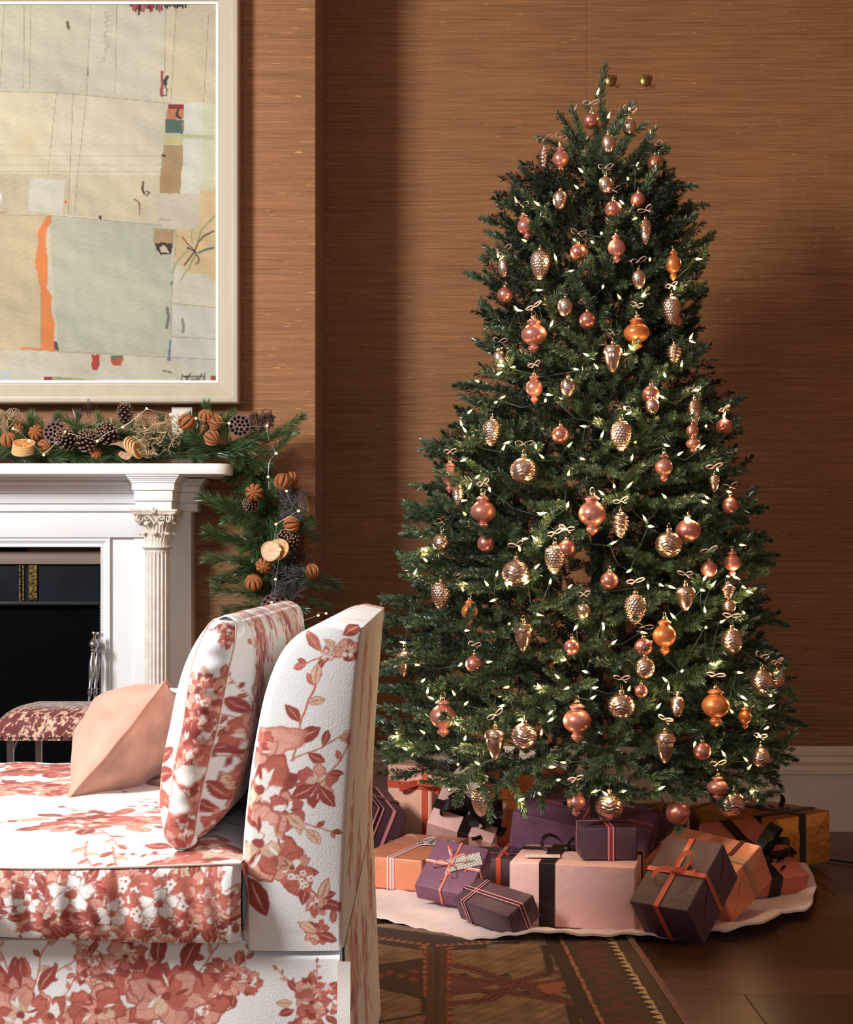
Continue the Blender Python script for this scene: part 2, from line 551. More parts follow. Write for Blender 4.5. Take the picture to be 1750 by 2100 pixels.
    # seams of the collage
    for p in ([(-400, 183), (115, 190), (180, 196), (350, 212)], [(64, 5), (60, 184)], [(186, 5), (180, 150), (178, 196), (160, 350), (153, 440)], [(116, 190), (98, 360)], [(10, 0), (0, 180)],
              [(240, 5), (236, 190)], [(362, 5), (350, 212)], [(340, 5), (338, 150)], [(50, 0), (48, 183)], [(-400, 430), (98, 442), (330, 462)], [(428, 30), (418, 210)], [(150, 190), (140, 440)],
              [(362, 470), (352, 620), (350, 740)], [(352, 622), (445, 632)], [(352, 690), (445, 696)], [(84, 600), (84, 718)], [(40, 716), (445, 738)]):
        line(p, (150, 128, 92), .6, .65)
    for yy in (299, 319, 339, 352):
        line([(-400, yy - 1), (330, yy)], (176, 160, 118), .7, .4)
    # pencilled words
    for k, (sx, sy) in enumerate([(208, 128), (212, 112), (216, 100), (212, 88), (210, 78), (216, 66), (212, 56), (216, 46), (212, 38)]):
        line([(sx, sy), (sx + 8, sy - 5), (sx + 2, sy - 10), (sx + 10, sy - 14)], (140, 136, 116), .6, .7)
    line([(227, 84), (227, 34)], (140, 136, 116), .5, .7)
    line([(326, 452), (332, 448), (335, 452), (340, 449), (345, 452), (350, 449)], (110, 100, 90), .5, .8)
    # signature scrawl bottom right
    for p in ([(374, 768), (372, 779), (380, 782), (384, 774), (376, 772), (390, 770)], [(391, 766), (384, 778), (388, 783), (395, 777)], [(396, 778), (397, 783), (402, 776)], [(402, 783), (406, 774), (409, 780)],
              [(414, 766), (409, 780), (414, 783), (420, 776)], [(421, 766), (417, 783), (424, 783)], [(386, 773), (418, 771)]):
        line(p, (46, 46, 42), .9, .9)
    n = pnoise(x, y, .022, 8)
    n2 = pnoise(x, y, .11, 9)
    st = np.clip(n - .55, 0, 1)[..., None]
    n3 = pnoise(x, y, .6, 12)
    C = C * (.86 + .04 * n + .035 * n2 + .02 * n3)[..., None]
    C = C * (1 - st * .35) + np.array((168, 134, 92)) * st * .35
    return np.clip(C, 0, 255)

def lin(C):
    c = np.asarray(C) / 255.0
    return np.where(c <= 0.04045, c / 12.92, ((c + 0.055) / 1.055) ** 2.4)

DP = 4.565
art = tag(empty('framed_artwork', P(100, 785, DP)), 'large pale mixed paper collage in a cream wooden frame above the mantel', 'artwork')
ox, oy, oz = art.location
px_ = np.concatenate([np.linspace(-330, -4, 40), np.arange(0, 450, 1.9), [450]])
py_ = np.concatenate([np.arange(2, 788, 1.9), [788]])
GX, GY = np.meshgrid(px_, py_, indexing='ij')
sc_ = (DP + .004) / F
A = np.stack([(GX - CX) * sc_ - ox, np.full(GX.shape, .004), H - (GY - YH) * sc_ - oz], -1)
M_art = mat('collage_paper', rough=0.8, attr=True, bump=0.12, bscale=90, bdist=.002)
MB().grid(A, col=lin(art_colors(GX, GY))).obj('collage', M_art, art, color=True)
M_frame = mat('frame_paint', srgb(188, 174, 152), 0.42, var=0.06, vscale=3, bump=0.06, bscale=200, stretch=(8, 8, .6))
M_fillet = mat('frame_fillet', srgb(236, 232, 222), 0.5)
q = DP / F
fx1, fx0 = (449 - CX) * q - ox, (-330 - CX) * q - ox
fz0, fz1 = H - (786 - YH) * q - oz, H - (3 - YH) * q - oz
prof = [(0.0, .006), (0.0, -.004), (.003, -.006), (.006, -.006), (.010, -.009), (.040, -.032), (.046, -.036), (.054, -.037), (.062, -.036), (.066, -.032), (.0665, .018), (0.0, .018)]
def moulding(name, p0, p1, out, m0, m1, prof, mt, par):
    a, b = Vector(p0), Vector(p1)
    d = (b - a).normalized()
    o_ = Vector(out)
    ra = [tuple(a + o_ * w_ - d * (w_ * m0) + Vector((0, dep, 0))) for w_, dep in prof]
    rb = [tuple(b + o_ * w_ + d * (w_ * m1) + Vector((0, dep, 0))) for w_, dep in prof]
    return MB().grid([ra, rb], closev=True).obj(name, mt, par, 25)
cs = [((fx0, 0, fz0), (fx1, 0, fz0), (0, 0, -1)), ((fx1, 0, fz0), (fx1, 0, fz1), (1, 0, 0)), ((fx1, 0, fz1), (fx0, 0, fz1), (0, 0, 1)), ((fx0, 0, fz1), (fx0, 0, fz0), (-1, 0, 0))]
for a, b, o_ in cs:
    moulding('frame_rail', a, b, o_, 1, 1, prof, M_frame, art)
    fil = [(-.009, .004), (-.009, -.003), (-.001, -.003), (-.001, .004)]
    moulding('frame_fillet', a, b, o_, 1, 1, fil, M_fillet, art)
gm = bpy.data.materials.new('picture_glass')
gm.use_nodes = True
nt = gm.node_tree
nt.nodes.clear()
o1 = nt.nodes.new('ShaderNodeOutputMaterial')
mxs = nt.nodes.new('ShaderNodeMixShader')
tr_ = nt.nodes.new('ShaderNodeBsdfTransparent')
gl = nt.nodes.new('ShaderNodeBsdfGlossy')
gl.inputs['Roughness'].default_value = 0.03
fr = nt.nodes.new('ShaderNodeFresnel')
fr.inputs['IOR'].default_value = 1.2
nt.links.new(fr.outputs[0], mxs.inputs[0])
nt.links.new(tr_.outputs[0], mxs.inputs[1])
nt.links.new(gl.outputs[0], mxs.inputs[2])
nt.links.new(mxs.outputs[0], o1.inputs[0])
MB().grid([[(fx0, 0, fz0), (fx0, 0, fz1)], [(fx1, 0, fz0), (fx1, 0, fz1)]]).obj('glass', gm, art)

# ------------------------------------------------------------------ fireplace surround
def bpx(m, x0, x1, y0, y1, D0, D1, b=0.0):
    """box whose front face at depth D0 covers those photo px"""
    s = D0 / F
    a = ((x0 - CX) * s, (x1 - CX) * s, D0, D1, H - (y1 - YH) * s, H - (y0 - YH) * s)
    return m.bevbox(*a, b=b, seg=2) if b else m.box(*a)

fp = tag(empty('fireplace_surround', (-1.4, 4.5, 0)), 'white painted classical fireplace surround with fluted column', 'fireplace')
def fpo(m, name, mt=None, smooth=30, parent=None, color=False):
    o = m.obj(name, mt or M_paint, parent or fp, smooth, color)
    if parent is None:
        o.matrix_parent_inverse = Matrix.Translation((1.4, -4.5, 0))
    return o
SHZ1, SHZ0 = H - (950 - YH) * 4.34 / F, H - (972.5 - YH) * 4.34 / F
SX1 = (474 - CX) * 4.38 / F
# shelf with rounded corners in plan
plan = [(-2.55, BY), (-2.55, 4.34)]
for k in range(9):
    a = -PI / 2 + k * PI / 16
    plan.append((SX1 - .045 + .045 * math.cos(a), 4.34 + .045 + .045 * math.sin(a)))
plan.append((SX1, BY))
def plate(plan, z0, z1, bev):
    pl = np.array(plan)
    c = pl.mean(0)
    def ring(z, ins):
        q = pl.copy()
        q[1:-1] = pl[1:-1]
        d = np.zeros_like(q)
        for i in range(1, len(q) - 1):
            t = q[i + 1] - q[i - 1]
            t /= np.linalg.norm(t)
            d[i] = (-t[1], t[0])
        d[-1] = (-1, 0)
        d[0] = (1, 0)
        return [(x + ins * dx, y + ins * dy, z) for (x, y), (dx, dy) in zip(pl, d)]
    rings = [ring(z0, bev), ring(z0 + bev * .3, bev * .3), ring(z0 + bev, 0), ring(z1 - bev, 0), ring(z1 - bev * .3, bev * .3), ring(z1, bev)]
    m = MB().grid(rings)
    n = len(pl)
    m.F.append(tuple(range(n)))
    m.F.append(tuple(range(5 * n, 6 * n))[::-1])
    return m
fpo(plate(plan, SHZ0, SHZ1, .003), 'mantel_shelf')
# stepped fascias of the frieze, each its own board
for (y0, y1, D) in ((972.6, 978, 4.44), (978, 984, 4.45), (984, 988, 4.468), (988, 995, 4.462), (995, 1011.2, 4.480), (1011.8, 1032.6, 4.487), (1033.2, 1049, 4.494), (1049.6, 1102, 4.502)):
    fpo(bpx(MB(), -700, 285 if y1 < 1100 else 300, y0, y1, D, 4.6, .0006), 'frieze_board')
# breakfront block above the column
bl = [(258, 367, 972.6, 976.5, 4.345), (261, 364.5, 976.5, 981, 4.350), (264, 362, 981, 985, 4.355), (267, 359.5, 985, 989.5, 4.358), (270, 357.5, 990, 1005, 4.362), (274.5, 354, 1005.6, 1027, 4.368), (278, 352, 1027.6, 1045, 4.374)]
for a, b, c, d, D in bl:
    fpo(bpx(MB(), a, b, c, d, D, 4.6, .0006), 'entablature_course')
# pilaster behind the column with its own little entablature
for a, b, c, d, D in [(300, 421, 981.5, 985, 4.495), (300, 417, 985, 990, 4.497), (300, 413.5, 990, 996, 4.499), (300, 411, 996.5, 1010, 4.501), (300, 408, 1010.6, 1031.6, 4.504), (300, 405, 1032.2, 1049.5, 4.507)]:
    fpo(bpx(MB(), a, b, c, d, D, 4.6, .0006), 'pilaster_course')
zf = 0.16
s5 = 4.512 / F
fpo(MB().bevbox((275 - CX) * s5, (392 - CX) * s5, 4.512, 4.6, zf, H - (1049.7 - YH) * s5, b=.001), 'pilaster')
fpo(MB().bevbox((268 - CX) * s5, (396 - CX) * s5, 4.33, 4.6, 0, zf, b=.003), 'pilaster_plinth')
fpo(MB().box((226 - CX) * s5, (275 - CX) * s5 - .001, 4.518, 4.6, 0, H - (1102.5 - YH) * s5), 'inner_panel')
# moulded frame of the opening
opr = [(0, .06), (0, -.004), (.002, -.006), (.004, -.004), (.010, -.001), (.016, -.008), (.021, -.012), (.026, -.010), (.030, -.016), (.031, -.016), (.031, .06)]
xi = (207 - CX) * 4.52 / F
zi = H - (1122 - YH) * 4.52 / F
def omould(name, p0, p1, out, m0, m1):
    a, b = Vector(p0), Vector(p1)
    d = (b - a).normalized()
    o_ = Vector(out)
    ra = [tuple(a + o_ * w_ - d * (w_ * m0) + Vector((0, dep, 0))) for w_, dep in opr]
    rb = [tuple(b + o_ * w_ + d * (w_ * m1) + Vector((0, dep, 0))) for w_, dep in opr]
    return fpo(MB().grid([ra, rb], closev=True), name, smooth=25)
omould('opening_moulding', (-1.93, 4.52, zi), (xi, 4.52, zi), (0, 0, 1), 1, 1)
omould('opening_moulding', (xi, 4.52, 0), (xi, 4.52, zi), (1, 0, 0), 0, 1)

# fluted column
CC = ((322.5 - CX) * 4.42 / F, 4.42)
cr = 25.5 * 4.40 / F
zc1 = H - (1128 - YH) * 4.39 / F
zc0 = .26
th = np.linspace(0, 2 * PI, 240, endpoint=False)
fr_ = np.abs(np.sin(th * 10))
zz = np.array([zc0, zc0 + .01, zc0 + .02, .6, .9, zc1 - .016, zc1 - .010, zc1 - .006, zc1])
dep = np.array([0, 0, 1, 1, 1, 1, .6, 0, 0])
A = np.zeros((len(zz), 240, 3))
for i, (z, dd) in enumerate(zip(zz, dep)):
    rr = cr * (1.02 - .02 * i / 8) - dd * .0052 * np.clip(fr_ * 1.5 - .35, 0, 1) ** .6
    A[i, :, 0] = CC[0] + rr * np.cos(th)
    A[i, :, 1] = CC[1] + rr * np.sin(th)
    A[i, :, 2] = z
fpo(MB().grid(A, closev=True, flip=True), 'column_shaft', M_paint_old, 50)
T = Matrix.Translation((CC[0], CC[1], 0))
fpo(MB().lathe([(cr * .9, zc1 - .001), (cr * 1.02, zc1), (cr * 1.08, zc1 + .004), (cr * 1.20, zc1 + .006), (cr * 1.24, zc1 + .009), (cr * 1.20, zc1 + .012), (cr * .95, zc1 + .013)], 40, T), 'column_collar', M_paint_old, 60)
fpo(MB().lathe([(cr * 1.6, 0.16), (cr * 1.6, .18), (cr * 1.5, .2), (cr * 1.25, .21), (cr * 1.25, .225), (cr * 1.35, .235), (cr * 1.3, .25), (cr * 1.05, .258), (cr, .262)], 40, T), 'column_base', M_paint_old, 50)
# capital
zk = zc1 + .012
hk = (H - (1045 - YH) * 4.37 / F) - zk
cap = fpo(MB().lathe([(cr * .86, zk), (cr * .84, zk + .3 * hk), (cr * .95, zk + .7 * hk), (cr * 1.25, zk + .86 * hk), (cr * 1.3, zk + .88 * hk)], 32, T), 'capital', M_paint_old, 60)
M_carve = mat('carved_plaster', srgb(224, 212, 198), 0.5, var=0.22, vscale=90, bump=0.3, bscale=150, bdist=.003)
def leaf_mesh(h, r0, r1, wd, ridges):
    S = np.linspace(0, 1, 18)
    W = np.linspace(-1, 1, 21)
    A = np.zeros((18, 21, 3))
    for i, s in enumerate(S):
        if s < .62:
            t = s / .62
            r, z = r0 + (r1 - r0) * .35 * t ** 2, h * t * .92
        else:
            a = (s - .62) / .38 * PI * 1.15
            rc = (r1 - r0) * .36
            r = r0 + (r1 - r0) * .35 + rc - rc * math.cos(a) + .0005
            z = h * .92 + rc * .8 * math.sin(a)
        hw = wd * (1 - .25 * s) * (1 - .5 * max(0, s - .8) / .2)
        hw *= 1 + .10 * math.sin(s * 22)
        for j, w_ in enumerate(W):
            rr = r - .0035 * w_ * w_ + .0017 * math.cos(w_ * ridges * PI)
            A[i, j] = (rr, hw * w_, z)
    return A
for tier, (h, r0, r1, wd, off) in enumerate(((.36 * hk, cr * .92, cr * 1.42, cr * .40, 0), (.66 * hk, cr * .90, cr * 1.62, cr * .42, PI / 8))):
    lm = MB().grid(leaf_mesh(h, r0, r1, wd, 3)).mesh('leaf', 60)
    lm.materials.append(M_carve)
    for k in range(8):
        o = link('acanthus_leaf', lm, cap)
        o.matrix_local = Matrix.Translation((CC[0], CC[1], zk)) @ Matrix.Rotation(k * PI / 4 + off - PI / 2, 4, 'Z')
def spiral(sign, size):
    pts = []
    for k in range(30):
        t = k / 29
        if t < .35:
            u = t / .35
            pts.append((u * size * 1.6, 0, -size * 1.5 * (1 - u) ** 1.6 + size * .5 * math.sin(u * PI / 2)))
        else:
            u = (t - .35) / .65
            a = PI / 2 - u * 2 * PI * 1.35
            r = size * .62 * (1 - .75 * u)
            pts.append((size * 1.6 + r * math.cos(a), 0, size * (-.1) + r * math.sin(a)))
    return pts
vol = MB()
for k in range(4):
    for dz in (-.004, .004):
        R_ = T @ Matrix.Translation((0, 0, zk + .78 * hk)) @ Matrix.Rotation(PI / 4 + k * PI / 2, 4, 'Z') @ Matrix.Translation((cr * .65, dz, 0))
        vol.tube(spiral(1, hk * .22), [.0042 - .0022 * i / 29 for i in range(30)], 7, R_)
fv = vol.obj('corner_volute', M_carve, cap, 70)
for k in range(4):
    m = MB()
    R0 = T @ Matrix.Translation((0, 0, zk + .80 * hk)) @ Matrix.Rotation(k * PI / 2 - PI / 2, 4, 'Z') @ Matrix.Translation((cr * 1.22, 0, 0)) @ Matrix.Rotation(PI / 2, 4, 'Z')
    m.tube(spiral(1, hk * .13), [.0034 - .0016 * i / 29 for i in range(30)], 6, R0 @ Matrix.Diagonal((1, 1, 1, 1)))
    m.tube(spiral(1, hk * .13), [.0034 - .0016 * i / 29 for i in range(30)], 6, R0 @ Matrix.Diagonal((-1, 1, 1, 1)))
    m.obj('centre_volute', M_carve, cap, 70)
    f_ = MB()
    c = T @ Matrix.Translation((0, 0, zk + .97 * hk)) @ Matrix.Rotation(k * PI / 2 - PI / 2, 4, 'Z') @ Matrix.Translation((cr * 1.62, 0, 0))
    for j in range(5):
        a = j * 2 * PI / 5 + .3
        f_.ball((0, .006 * math.cos(a), .006 * math.sin(a)), .0042, 8, 6, c)
    f_.ball((.002, 0, 0), .0035, 8, 6, c)
    f_.obj('rosette', M_carve, cap, 70)
# abacus with concave sides
ab = []
hw = 51 * 4.37 / F
for k in range(4):
    a0 = PI / 4 + k * PI / 2
    c0, c1 = np.array((math.cos(a0), math.sin(a0))) * hw * 1.414, np.array((math.cos(a0 + PI / 2), math.sin(a0 + PI / 2))) * hw * 1.414
    n_ = -(c0 + c1)
    n_ = n_ / np.linalg.norm(n_)
    for j in range(9):
        t = (j + .4) / 9.0
        p = c0 * (1 - t) + c1 * t + n_ * (.018 * math.sin(PI * t) ** .8)
        ab.append(p)
ab = np.array(ab)
rings = []
for z, s in ((.0, .90), (.003, .94), (.007, .95), (.010, 1.0), (.016, 1.0)):
    rings.append([(CC[0] + p[0] * s, CC[1] + p[1] * s, zk + hk * .86 + z) for p in ab])
m = MB().grid(rings, closev=True, flip=False)
m.F.append(tuple(range(4 * 36, 5 * 36)))
m.F.append(tuple(range(36))[::-1])
m.obj('abacus', M_carve, cap, 30)
cap.name = 'capital'

# firebox and inserts
M_slate = mat('polished_slate', srgb(12, 16, 26), 0.25, var=.5, vscale=5, rvar=.06, spec=.35)
M_taupe = mat('taupe_lintel', srgb(128, 108, 96), 0.55)
fpo(MB().box(OX0, OX1 + .06, 4.95, 5.0, 0, OZ + .05).box(OX1 + .01, OX1 + .06, 4.61, 4.96, 0, OZ).box(OX0, OX1 + .06, 4.61, 4.96, OZ, OZ + .04).box(OX0, OX1 + .02, 4.6, 4.96, 0, .02), 'firebox', M_dark)
fpo(bpx(MB(), -700, 209, 1131, 1157, 4.56, 4.60, .001), 'lintel', M_taupe)
fpo(bpx(MB(), -700, 209, 1157.3, 1233, 4.575, 4.60), 'slate_panel', M_slate)
M_gilt_refl = mat('gilt_reflection', srgb(112, 90, 52), 0.42, metal=1, var=.4, vscale=60, bump=1.0, bscale=90, bdist=.01)  # reflection of a gilt frame in the slate, modelled as raised strips
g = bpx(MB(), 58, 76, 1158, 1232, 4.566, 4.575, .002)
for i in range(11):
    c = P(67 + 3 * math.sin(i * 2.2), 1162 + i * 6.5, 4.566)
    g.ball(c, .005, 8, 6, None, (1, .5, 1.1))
fpo(g, 'gilt_reflection_strip', M_gilt_refl)
fpo(bpx(bpx(MB(), 39, 42, 1158, 1232, 4.568, 4.575), 46, 49, 1158, 1232, 4.568, 4.575), 'gilt_reflection_fillet', M_gilt_refl)
M_screen = mat('black_fire_screen', srgb(5, 5, 7), 0.9, spec=.05)
fpo(bpx(MB(), -700, 209, 1234, 1241, 4.552, 4.57, .001), 'screen_rail', mat('dark_iron', srgb(44, 42, 46), .4, metal=.6))
fpo(bpx(MB(), -700, 203, 1241, 1750, 4.58, 4.59), 'fire_screen', M_screen)
m = MB()
for i in range(60):
    m.ball(P(204.6, 1246 + i * 6.2, 4.566), .0022, 6, 5)
fpo(m, 'stud_row', mat('navy_studs', srgb(40, 46, 78), .3, metal=.5))

# fire irons leaning against the opening frame
M_steel = mat('polished_steel', srgb(170, 168, 172), 0.22, metal=1)
def iron(name, lab, px0, py0, px1, py1, D0, D1, kind):
    a, b = Vector(P(px0, py0, D0)), Vector(P(px1, py1, D1))
    L_ = (a - b).length
    d = (a - b).normalized()
    e = tag(empty(name, M=Matrix.Translation(b) @ d.to_track_quat('Z', 'Y').to_matrix().to_4x4()), lab, 'fire tool')
    k = [(.001, L_), (.010, L_ - .001), (.011, L_ - .006), (.006, L_ - .010), (.0055, L_ - .020), (.010, L_ - .024)]
    c = L_ - .040
    k += [(.017 * math.sin(t), c + .017 * math.cos(t)) for t in np.linspace(.7, 2.6, 9)]
    k += [(.011, L_ - .060), (.006, L_ - .064), (.0075, L_ - .07)]
    MB().lathe(k[::-1], 18).obj('knob', M_steel, e, 50)
    MB().lathe([(.0035, L_ - .20), (.006, L_ - .196), (.0095, L_ - .188), (.006, L_ - .183), (.0095, L_ - .178), (.005, L_ - .170), (.009, L_ - .14), (.0115, L_ - .105), (.009, L_ - .08), (.005, L_ - .068)], 10).obj('handle', M_steel, e, 40)
    MB().tube([(0, 0, 0.01), (0, 0, L_ - .19)], .0042, 8).obj('shaft', M_steel, e, 60)
    if kind:
        MB().tube([(0, 0, .01), (0, 0, 0), (.012, 0, .02), (.03, 0, .03)], [.005, .003, .003, .001], 6).obj('tip', M_steel, e, 60)
    else:
        MB().bevbox(-.03, .03, -.002, .002, -.0, .10, b=.0015).obj('blade', M_steel, e, 30)
iron('fire_poker', 'steel fire poker with ball knob leaning in the fireplace opening, front one', 194, 1296, 160, 1702, 4.455, 4.37, 1)
iron('hearth_shovel', 'steel hearth shovel leaning just behind the poker by the white frame', 203, 1297, 176, 1690, 4.515, 4.44, 0)

# wooden wedge under the picture
o = MB()
bx0, bx1 = (352 - CX) * 4.57 / F, (394 - CX) * 4.57 / F
o = MB().bevbox(bx0, bx1, 4.57, 4.597, SHZ1, H - (834.5 - YH) * 4.57 / F, b=.001).obj('wooden_block', mat('pale_wood', srgb(226, 214, 196), .6, var=.05))
tag(o, 'pale wooden block standing on the mantel under the picture frame', 'block')

# ------------------------------------------------------------------ floral linen painting (print on the cloth)
DK, MD, LT, TN, CR_ = (152, 68, 58), (190, 104, 88), (220, 158, 140), (220, 188, 160), (240, 234, 226)
def ell(cu, cv, a, b, ang, c, kind='e', out=None, wob=.08):
    return (kind, cu, cv, a, b, ang, c, out, wob)
def flower(r, cu, cv, R, dark=None):
    s = []
    n = r.randint(6, 8)
    ph = r.uniform(0, 6)
    for k in range(n):
        a = ph + k * 2 * PI / n + r.uniform(-.2, .2)
        c = r.choice([MD, MD, LT, DK, LT])
        s.append(ell(cu + R * .58 * math.cos(a), cv + R * .52 * math.sin(a), R * r.uniform(.42, .55), R * r.uniform(.30, .40), a, c, 'e', DK, .1))
    for k in range(4):
        a = ph + 1 + k * PI / 2 + r.uniform(-.3, .3)
        s.append(ell(cu + R * .3 * math.cos(a), cv + R * .3 * math.sin(a), R * .32, R * .22, a + .5, r.choice([CR_, LT, MD, TN]), 'e', MD, .12))
    for k in range(5):
        a = r.uniform(0, 6.28)
        s.append(ell(cu + R * .45 * math.cos(a), cv + R * .45 * math.sin(a), R * .22, R * .05, a + r.uniform(-.6, .6), r.choice([CR_, DK, CR_]), 'l'))
    s.append(ell(cu, cv, R * .14, R * .12, 0, DK))
    return s
def leafy(r, cu, cv, R, ang):
    c = r.choice([DK, DK, MD, TN])
    s = [ell(cu + R * .5 * math.cos(ang), cv + R * .5 * math.sin(ang), R * .5, R * .24, ang, c, 'l', DK)]
    s.append(ell(cu + R * .5 * math.cos(ang), cv + R * .5 * math.sin(ang), R * .42, R * .025, ang, LT if c != TN else MD, 'l'))
    return s
def spray(r, cu, cv, L_, ang, leaf=.22, n=5):
    s = []
    x, y, a = cu, cv, ang
    st = L_ / (n * 2)
    for k in range(n * 2):
        x2, y2 = x + st * math.cos(a), y + st * math.sin(a)
        s.append(('s', x, y, x2, y2, L_ * .012, MD, None, 0))
        if k % 2:
            s += leafy(r, x2, y2, L_ * leaf * (1.1 - k / (n * 3)), a + (.9 if (k // 2) % 2 else -.9))
        x, y, a = x2, y2, a + r.uniform(-.12, .18)
    s += leafy(r, x, y, L_ * leaf * .8, a)
    return s
def berries(r, cu, cv, R):
    s = [ell(cu, cv, R, R * .8, 0, MD, 'e', None, .2)]
    for k in range(9):
        a, d = r.uniform(0, 6.28), R * r.uniform(.1, .9)
        x, y = cu + d * math.cos(a), cv + d * math.sin(a) * .8
        for j in range(5):
            b = j * 2 * PI / 5
            s.append(ell(x + R * .13 * math.cos(b), y + R * .13 * math.sin(b), R * .11, R * .09, b, CR_))
        s.append(ell(x, y, R * .06, R * .06, 0, DK))
    return s
def bouquet(seed, cu, cv, R, dense=1.0):
    r = random.Random(seed)
    s = []
    for k in range(int(7 * dense)):
        a = r.uniform(0, 6.28)
        s += spray(r, cu + R * .55 * math.cos(a), cv + R * .45 * math.sin(a), R * r.uniform(.5, .85), a + r.uniform(-.4, .4), .26, 4)
    for k in range(int(10 * dense)):
        a = r.uniform(0, 6.28)
        s += leafy(r, cu + R * .5 * math.cos(a), cv + R * .4 * math.sin(a), R * .42, a)
    for k in range(3):
        a = k * 2.1 + r.uniform(-.4, .4)
        s += flower(r, cu + R * .42 * math.cos(a), cv + R * .34 * math.sin(a), R * r.uniform(.30, .42))
    s += flower(r, cu, cv, R * .42)
    s += berries(r, cu + R * r.uniform(-.4, .4), cv + R * r.uniform(-.45, .45), R * .17)
    return s
def paint(U, V, shapes, seed=0, soft=.0018, base=(234, 231, 228)):
    sh = U.shape
    u = U.ravel() + .0016 * pnoise(U.ravel(), V.ravel(), 160, seed + 1)
    v = V.ravel() + .0016 * pnoise(U.ravel(), V.ravel(), 160, seed + 2)
    C = np.empty((u.size, 3))
    C[:] = base
    tone = 1 + .10 * pnoise(u, v, 90, seed + 5)
    for kind, a0, a1, a2, a3, a4, col, out, wob in shapes:
        if kind == 's':
            x1, y1, x2, y2, w_ = a0, a1, a2, a3, a4
            R = math.hypot(x2 - x1, y2 - y1) + w_ + .004
            I = np.nonzero((np.abs(u - x1) < R) & (np.abs(v - y1) < R))[0]
            if not len(I):
                continue
            d = segd(u[I], v[I], [(x1, y1), (x2, y2)])
            al = np.clip((w_ - d) / soft + .5, 0, 1)[:, None]
            C[I] = C[I] * (1 - al) + np.array(col, float) * al
            continue
        cu, cv, a, b, ang = a0, a1, a2, a3, a4
        R = max(a, b) * 1.3
        I = np.nonzero((np.abs(u - cu) < R) & (np.abs(v - cv) < R))[0]
        if not len(I):
            continue
        c, s = math.cos(ang), math.sin(ang)
        x = ((u[I] - cu) * c + (v[I] - cv) * s) / a
        y = (-(u[I] - cu) * s + (v[I] - cv) * c) / b
        if kind == 'l':
            val = np.abs(y) + x * x
        else:
            t = np.arctan2(y, x)
            val = np.hypot(x, y) * (1 + wob * np.sin(3 * t + cu * 99) + wob * .6 * np.sin(7 * t + cv * 77))
        al = np.clip((1 - val) * min(a, b) / soft + .5, 0, 1)[:, None]
        cc = np.array(col, float) * tone[I][:, None] if col != CR_ else np.array(col, float) * np.ones((len(I), 1))
        if out is not None:
            k = np.clip((val - .80) / .12, 0, 1)[:, None] * (.65 if col != CR_ else .6)
            cc = cc * (1 - k) + np.array(out, float) * k
            g_ = (np.sin(x * 7 + y * 4 + 2 * np.sin(y * 3)) > .80)[:, None] * (.20 if col != CR_ else .06)
            cc = cc * (1 - g_) + np.array(out, float) * g_
        C[I] = C[I] * (1 - al) + cc * al
    return lin(np.clip(C, 0, 255)).reshape(sh + (3,))

M_linen = mat('floral_linen', rough=0.85, attr=True, bump=0.35, bscale=420, bdist=.0015, sheen=.15)
SY0, SY1 = 2.0, 3.05
def PX(px, py, D):          # photo px -> (X, Z) on a frontal plane
    a = P(px, py, D)
    return a[0], a[2]

sofa = tag(empty('sofa', (-0.5, 2.5, 0)), 'armless sofa in white linen printed with rust red flowers', 'sofa')
def so(m, name, mt=None, smooth=40, par=None):
    o = m.obj(name, mt or M_linen, par or sofa, smooth, True)
    if par is None:
        o.matrix_parent_inverse = Matrix.Translation((.5, -2.5, 0))
    return o
def resample(pts, n):
    p = np.array(pts, float)
    # Catmull-Rom densify then even spacing
    out = []
    for i in range(len(p) - 1):
        p0, p1, p2, p3 = p[max(i - 1, 0)], p[i], p[i + 1], p[min(i + 2, len(p) - 1)]
        for t in np.linspace(0, 1, 20, endpoint=False):
            out.append(.5 * ((2 * p1) + (-p0 + p2) * t + (2 * p0 - 5 * p1 + 4 * p2 - p3) * t * t + (-p0 + 3 * p1 - 3 * p2 + p3) * t ** 3))
    out.append(p[-1])
    out = np.array(out)
    d = np.concatenate([[0], np.cumsum(np.linalg.norm(np.diff(out, axis=0), axis=1))])
    s = np.linspace(0, d[-1], n)
    return np.stack([np.interp(s, d, out[:, 0]), np.interp(s, d, out[:, 1])], 1), d[-1]

# back: near end panel
Lc = [PX(*q, 2.0) for q in [(500, 1952), (497, 1900), (496, 1840), (498, 1760), (504, 1680), (513, 1600), (525, 1520), (541, 1440), (560, 1380), (583, 1335), (612, 1305), (650, 1286), (690, 1278)]]
Rc = [PX(*q, 2.0) for q in [(699, 1952), (699, 1900), (700, 1840), (703, 1760), (707, 1680), (712, 1600), (718, 1520), (724, 1440), (729, 1380), (733, 1340), (736, 1312), (738, 1294), (734, 1282)]]
Lr, lenL = resample(Lc, 400)
Rr_, lenR = resample(Rc, 400)
nu = 140
uu = np.linspace(0, 1, nu)
A = Lr[:, None, :] * (1 - uu)[None, :, None] + Rr_[:, None, :] * uu[None, :, None]
vv = np.linspace(0, 1, 400)
edge = np.minimum(np.minimum(uu[None, :] * 14, (1 - uu)[None, :] * 60), (1 - vv)[:, None] * 30)
bul = .012 * smooth01(edge) + .010 * np.sin(PI * uu)[None, :] ** .7 * np.sin(PI * np.clip(vv, .05, .95))[:, None] ** .6
G = np.stack([A[..., 0], SY0 + .020 - bul, A[..., 1]], -1)
rr0 = random.Random(11)
def PXs(px, py):
    return PX(px, py, 2.0)
sh = []
def add_b(f, *a):
    sh.extend(f(*a))
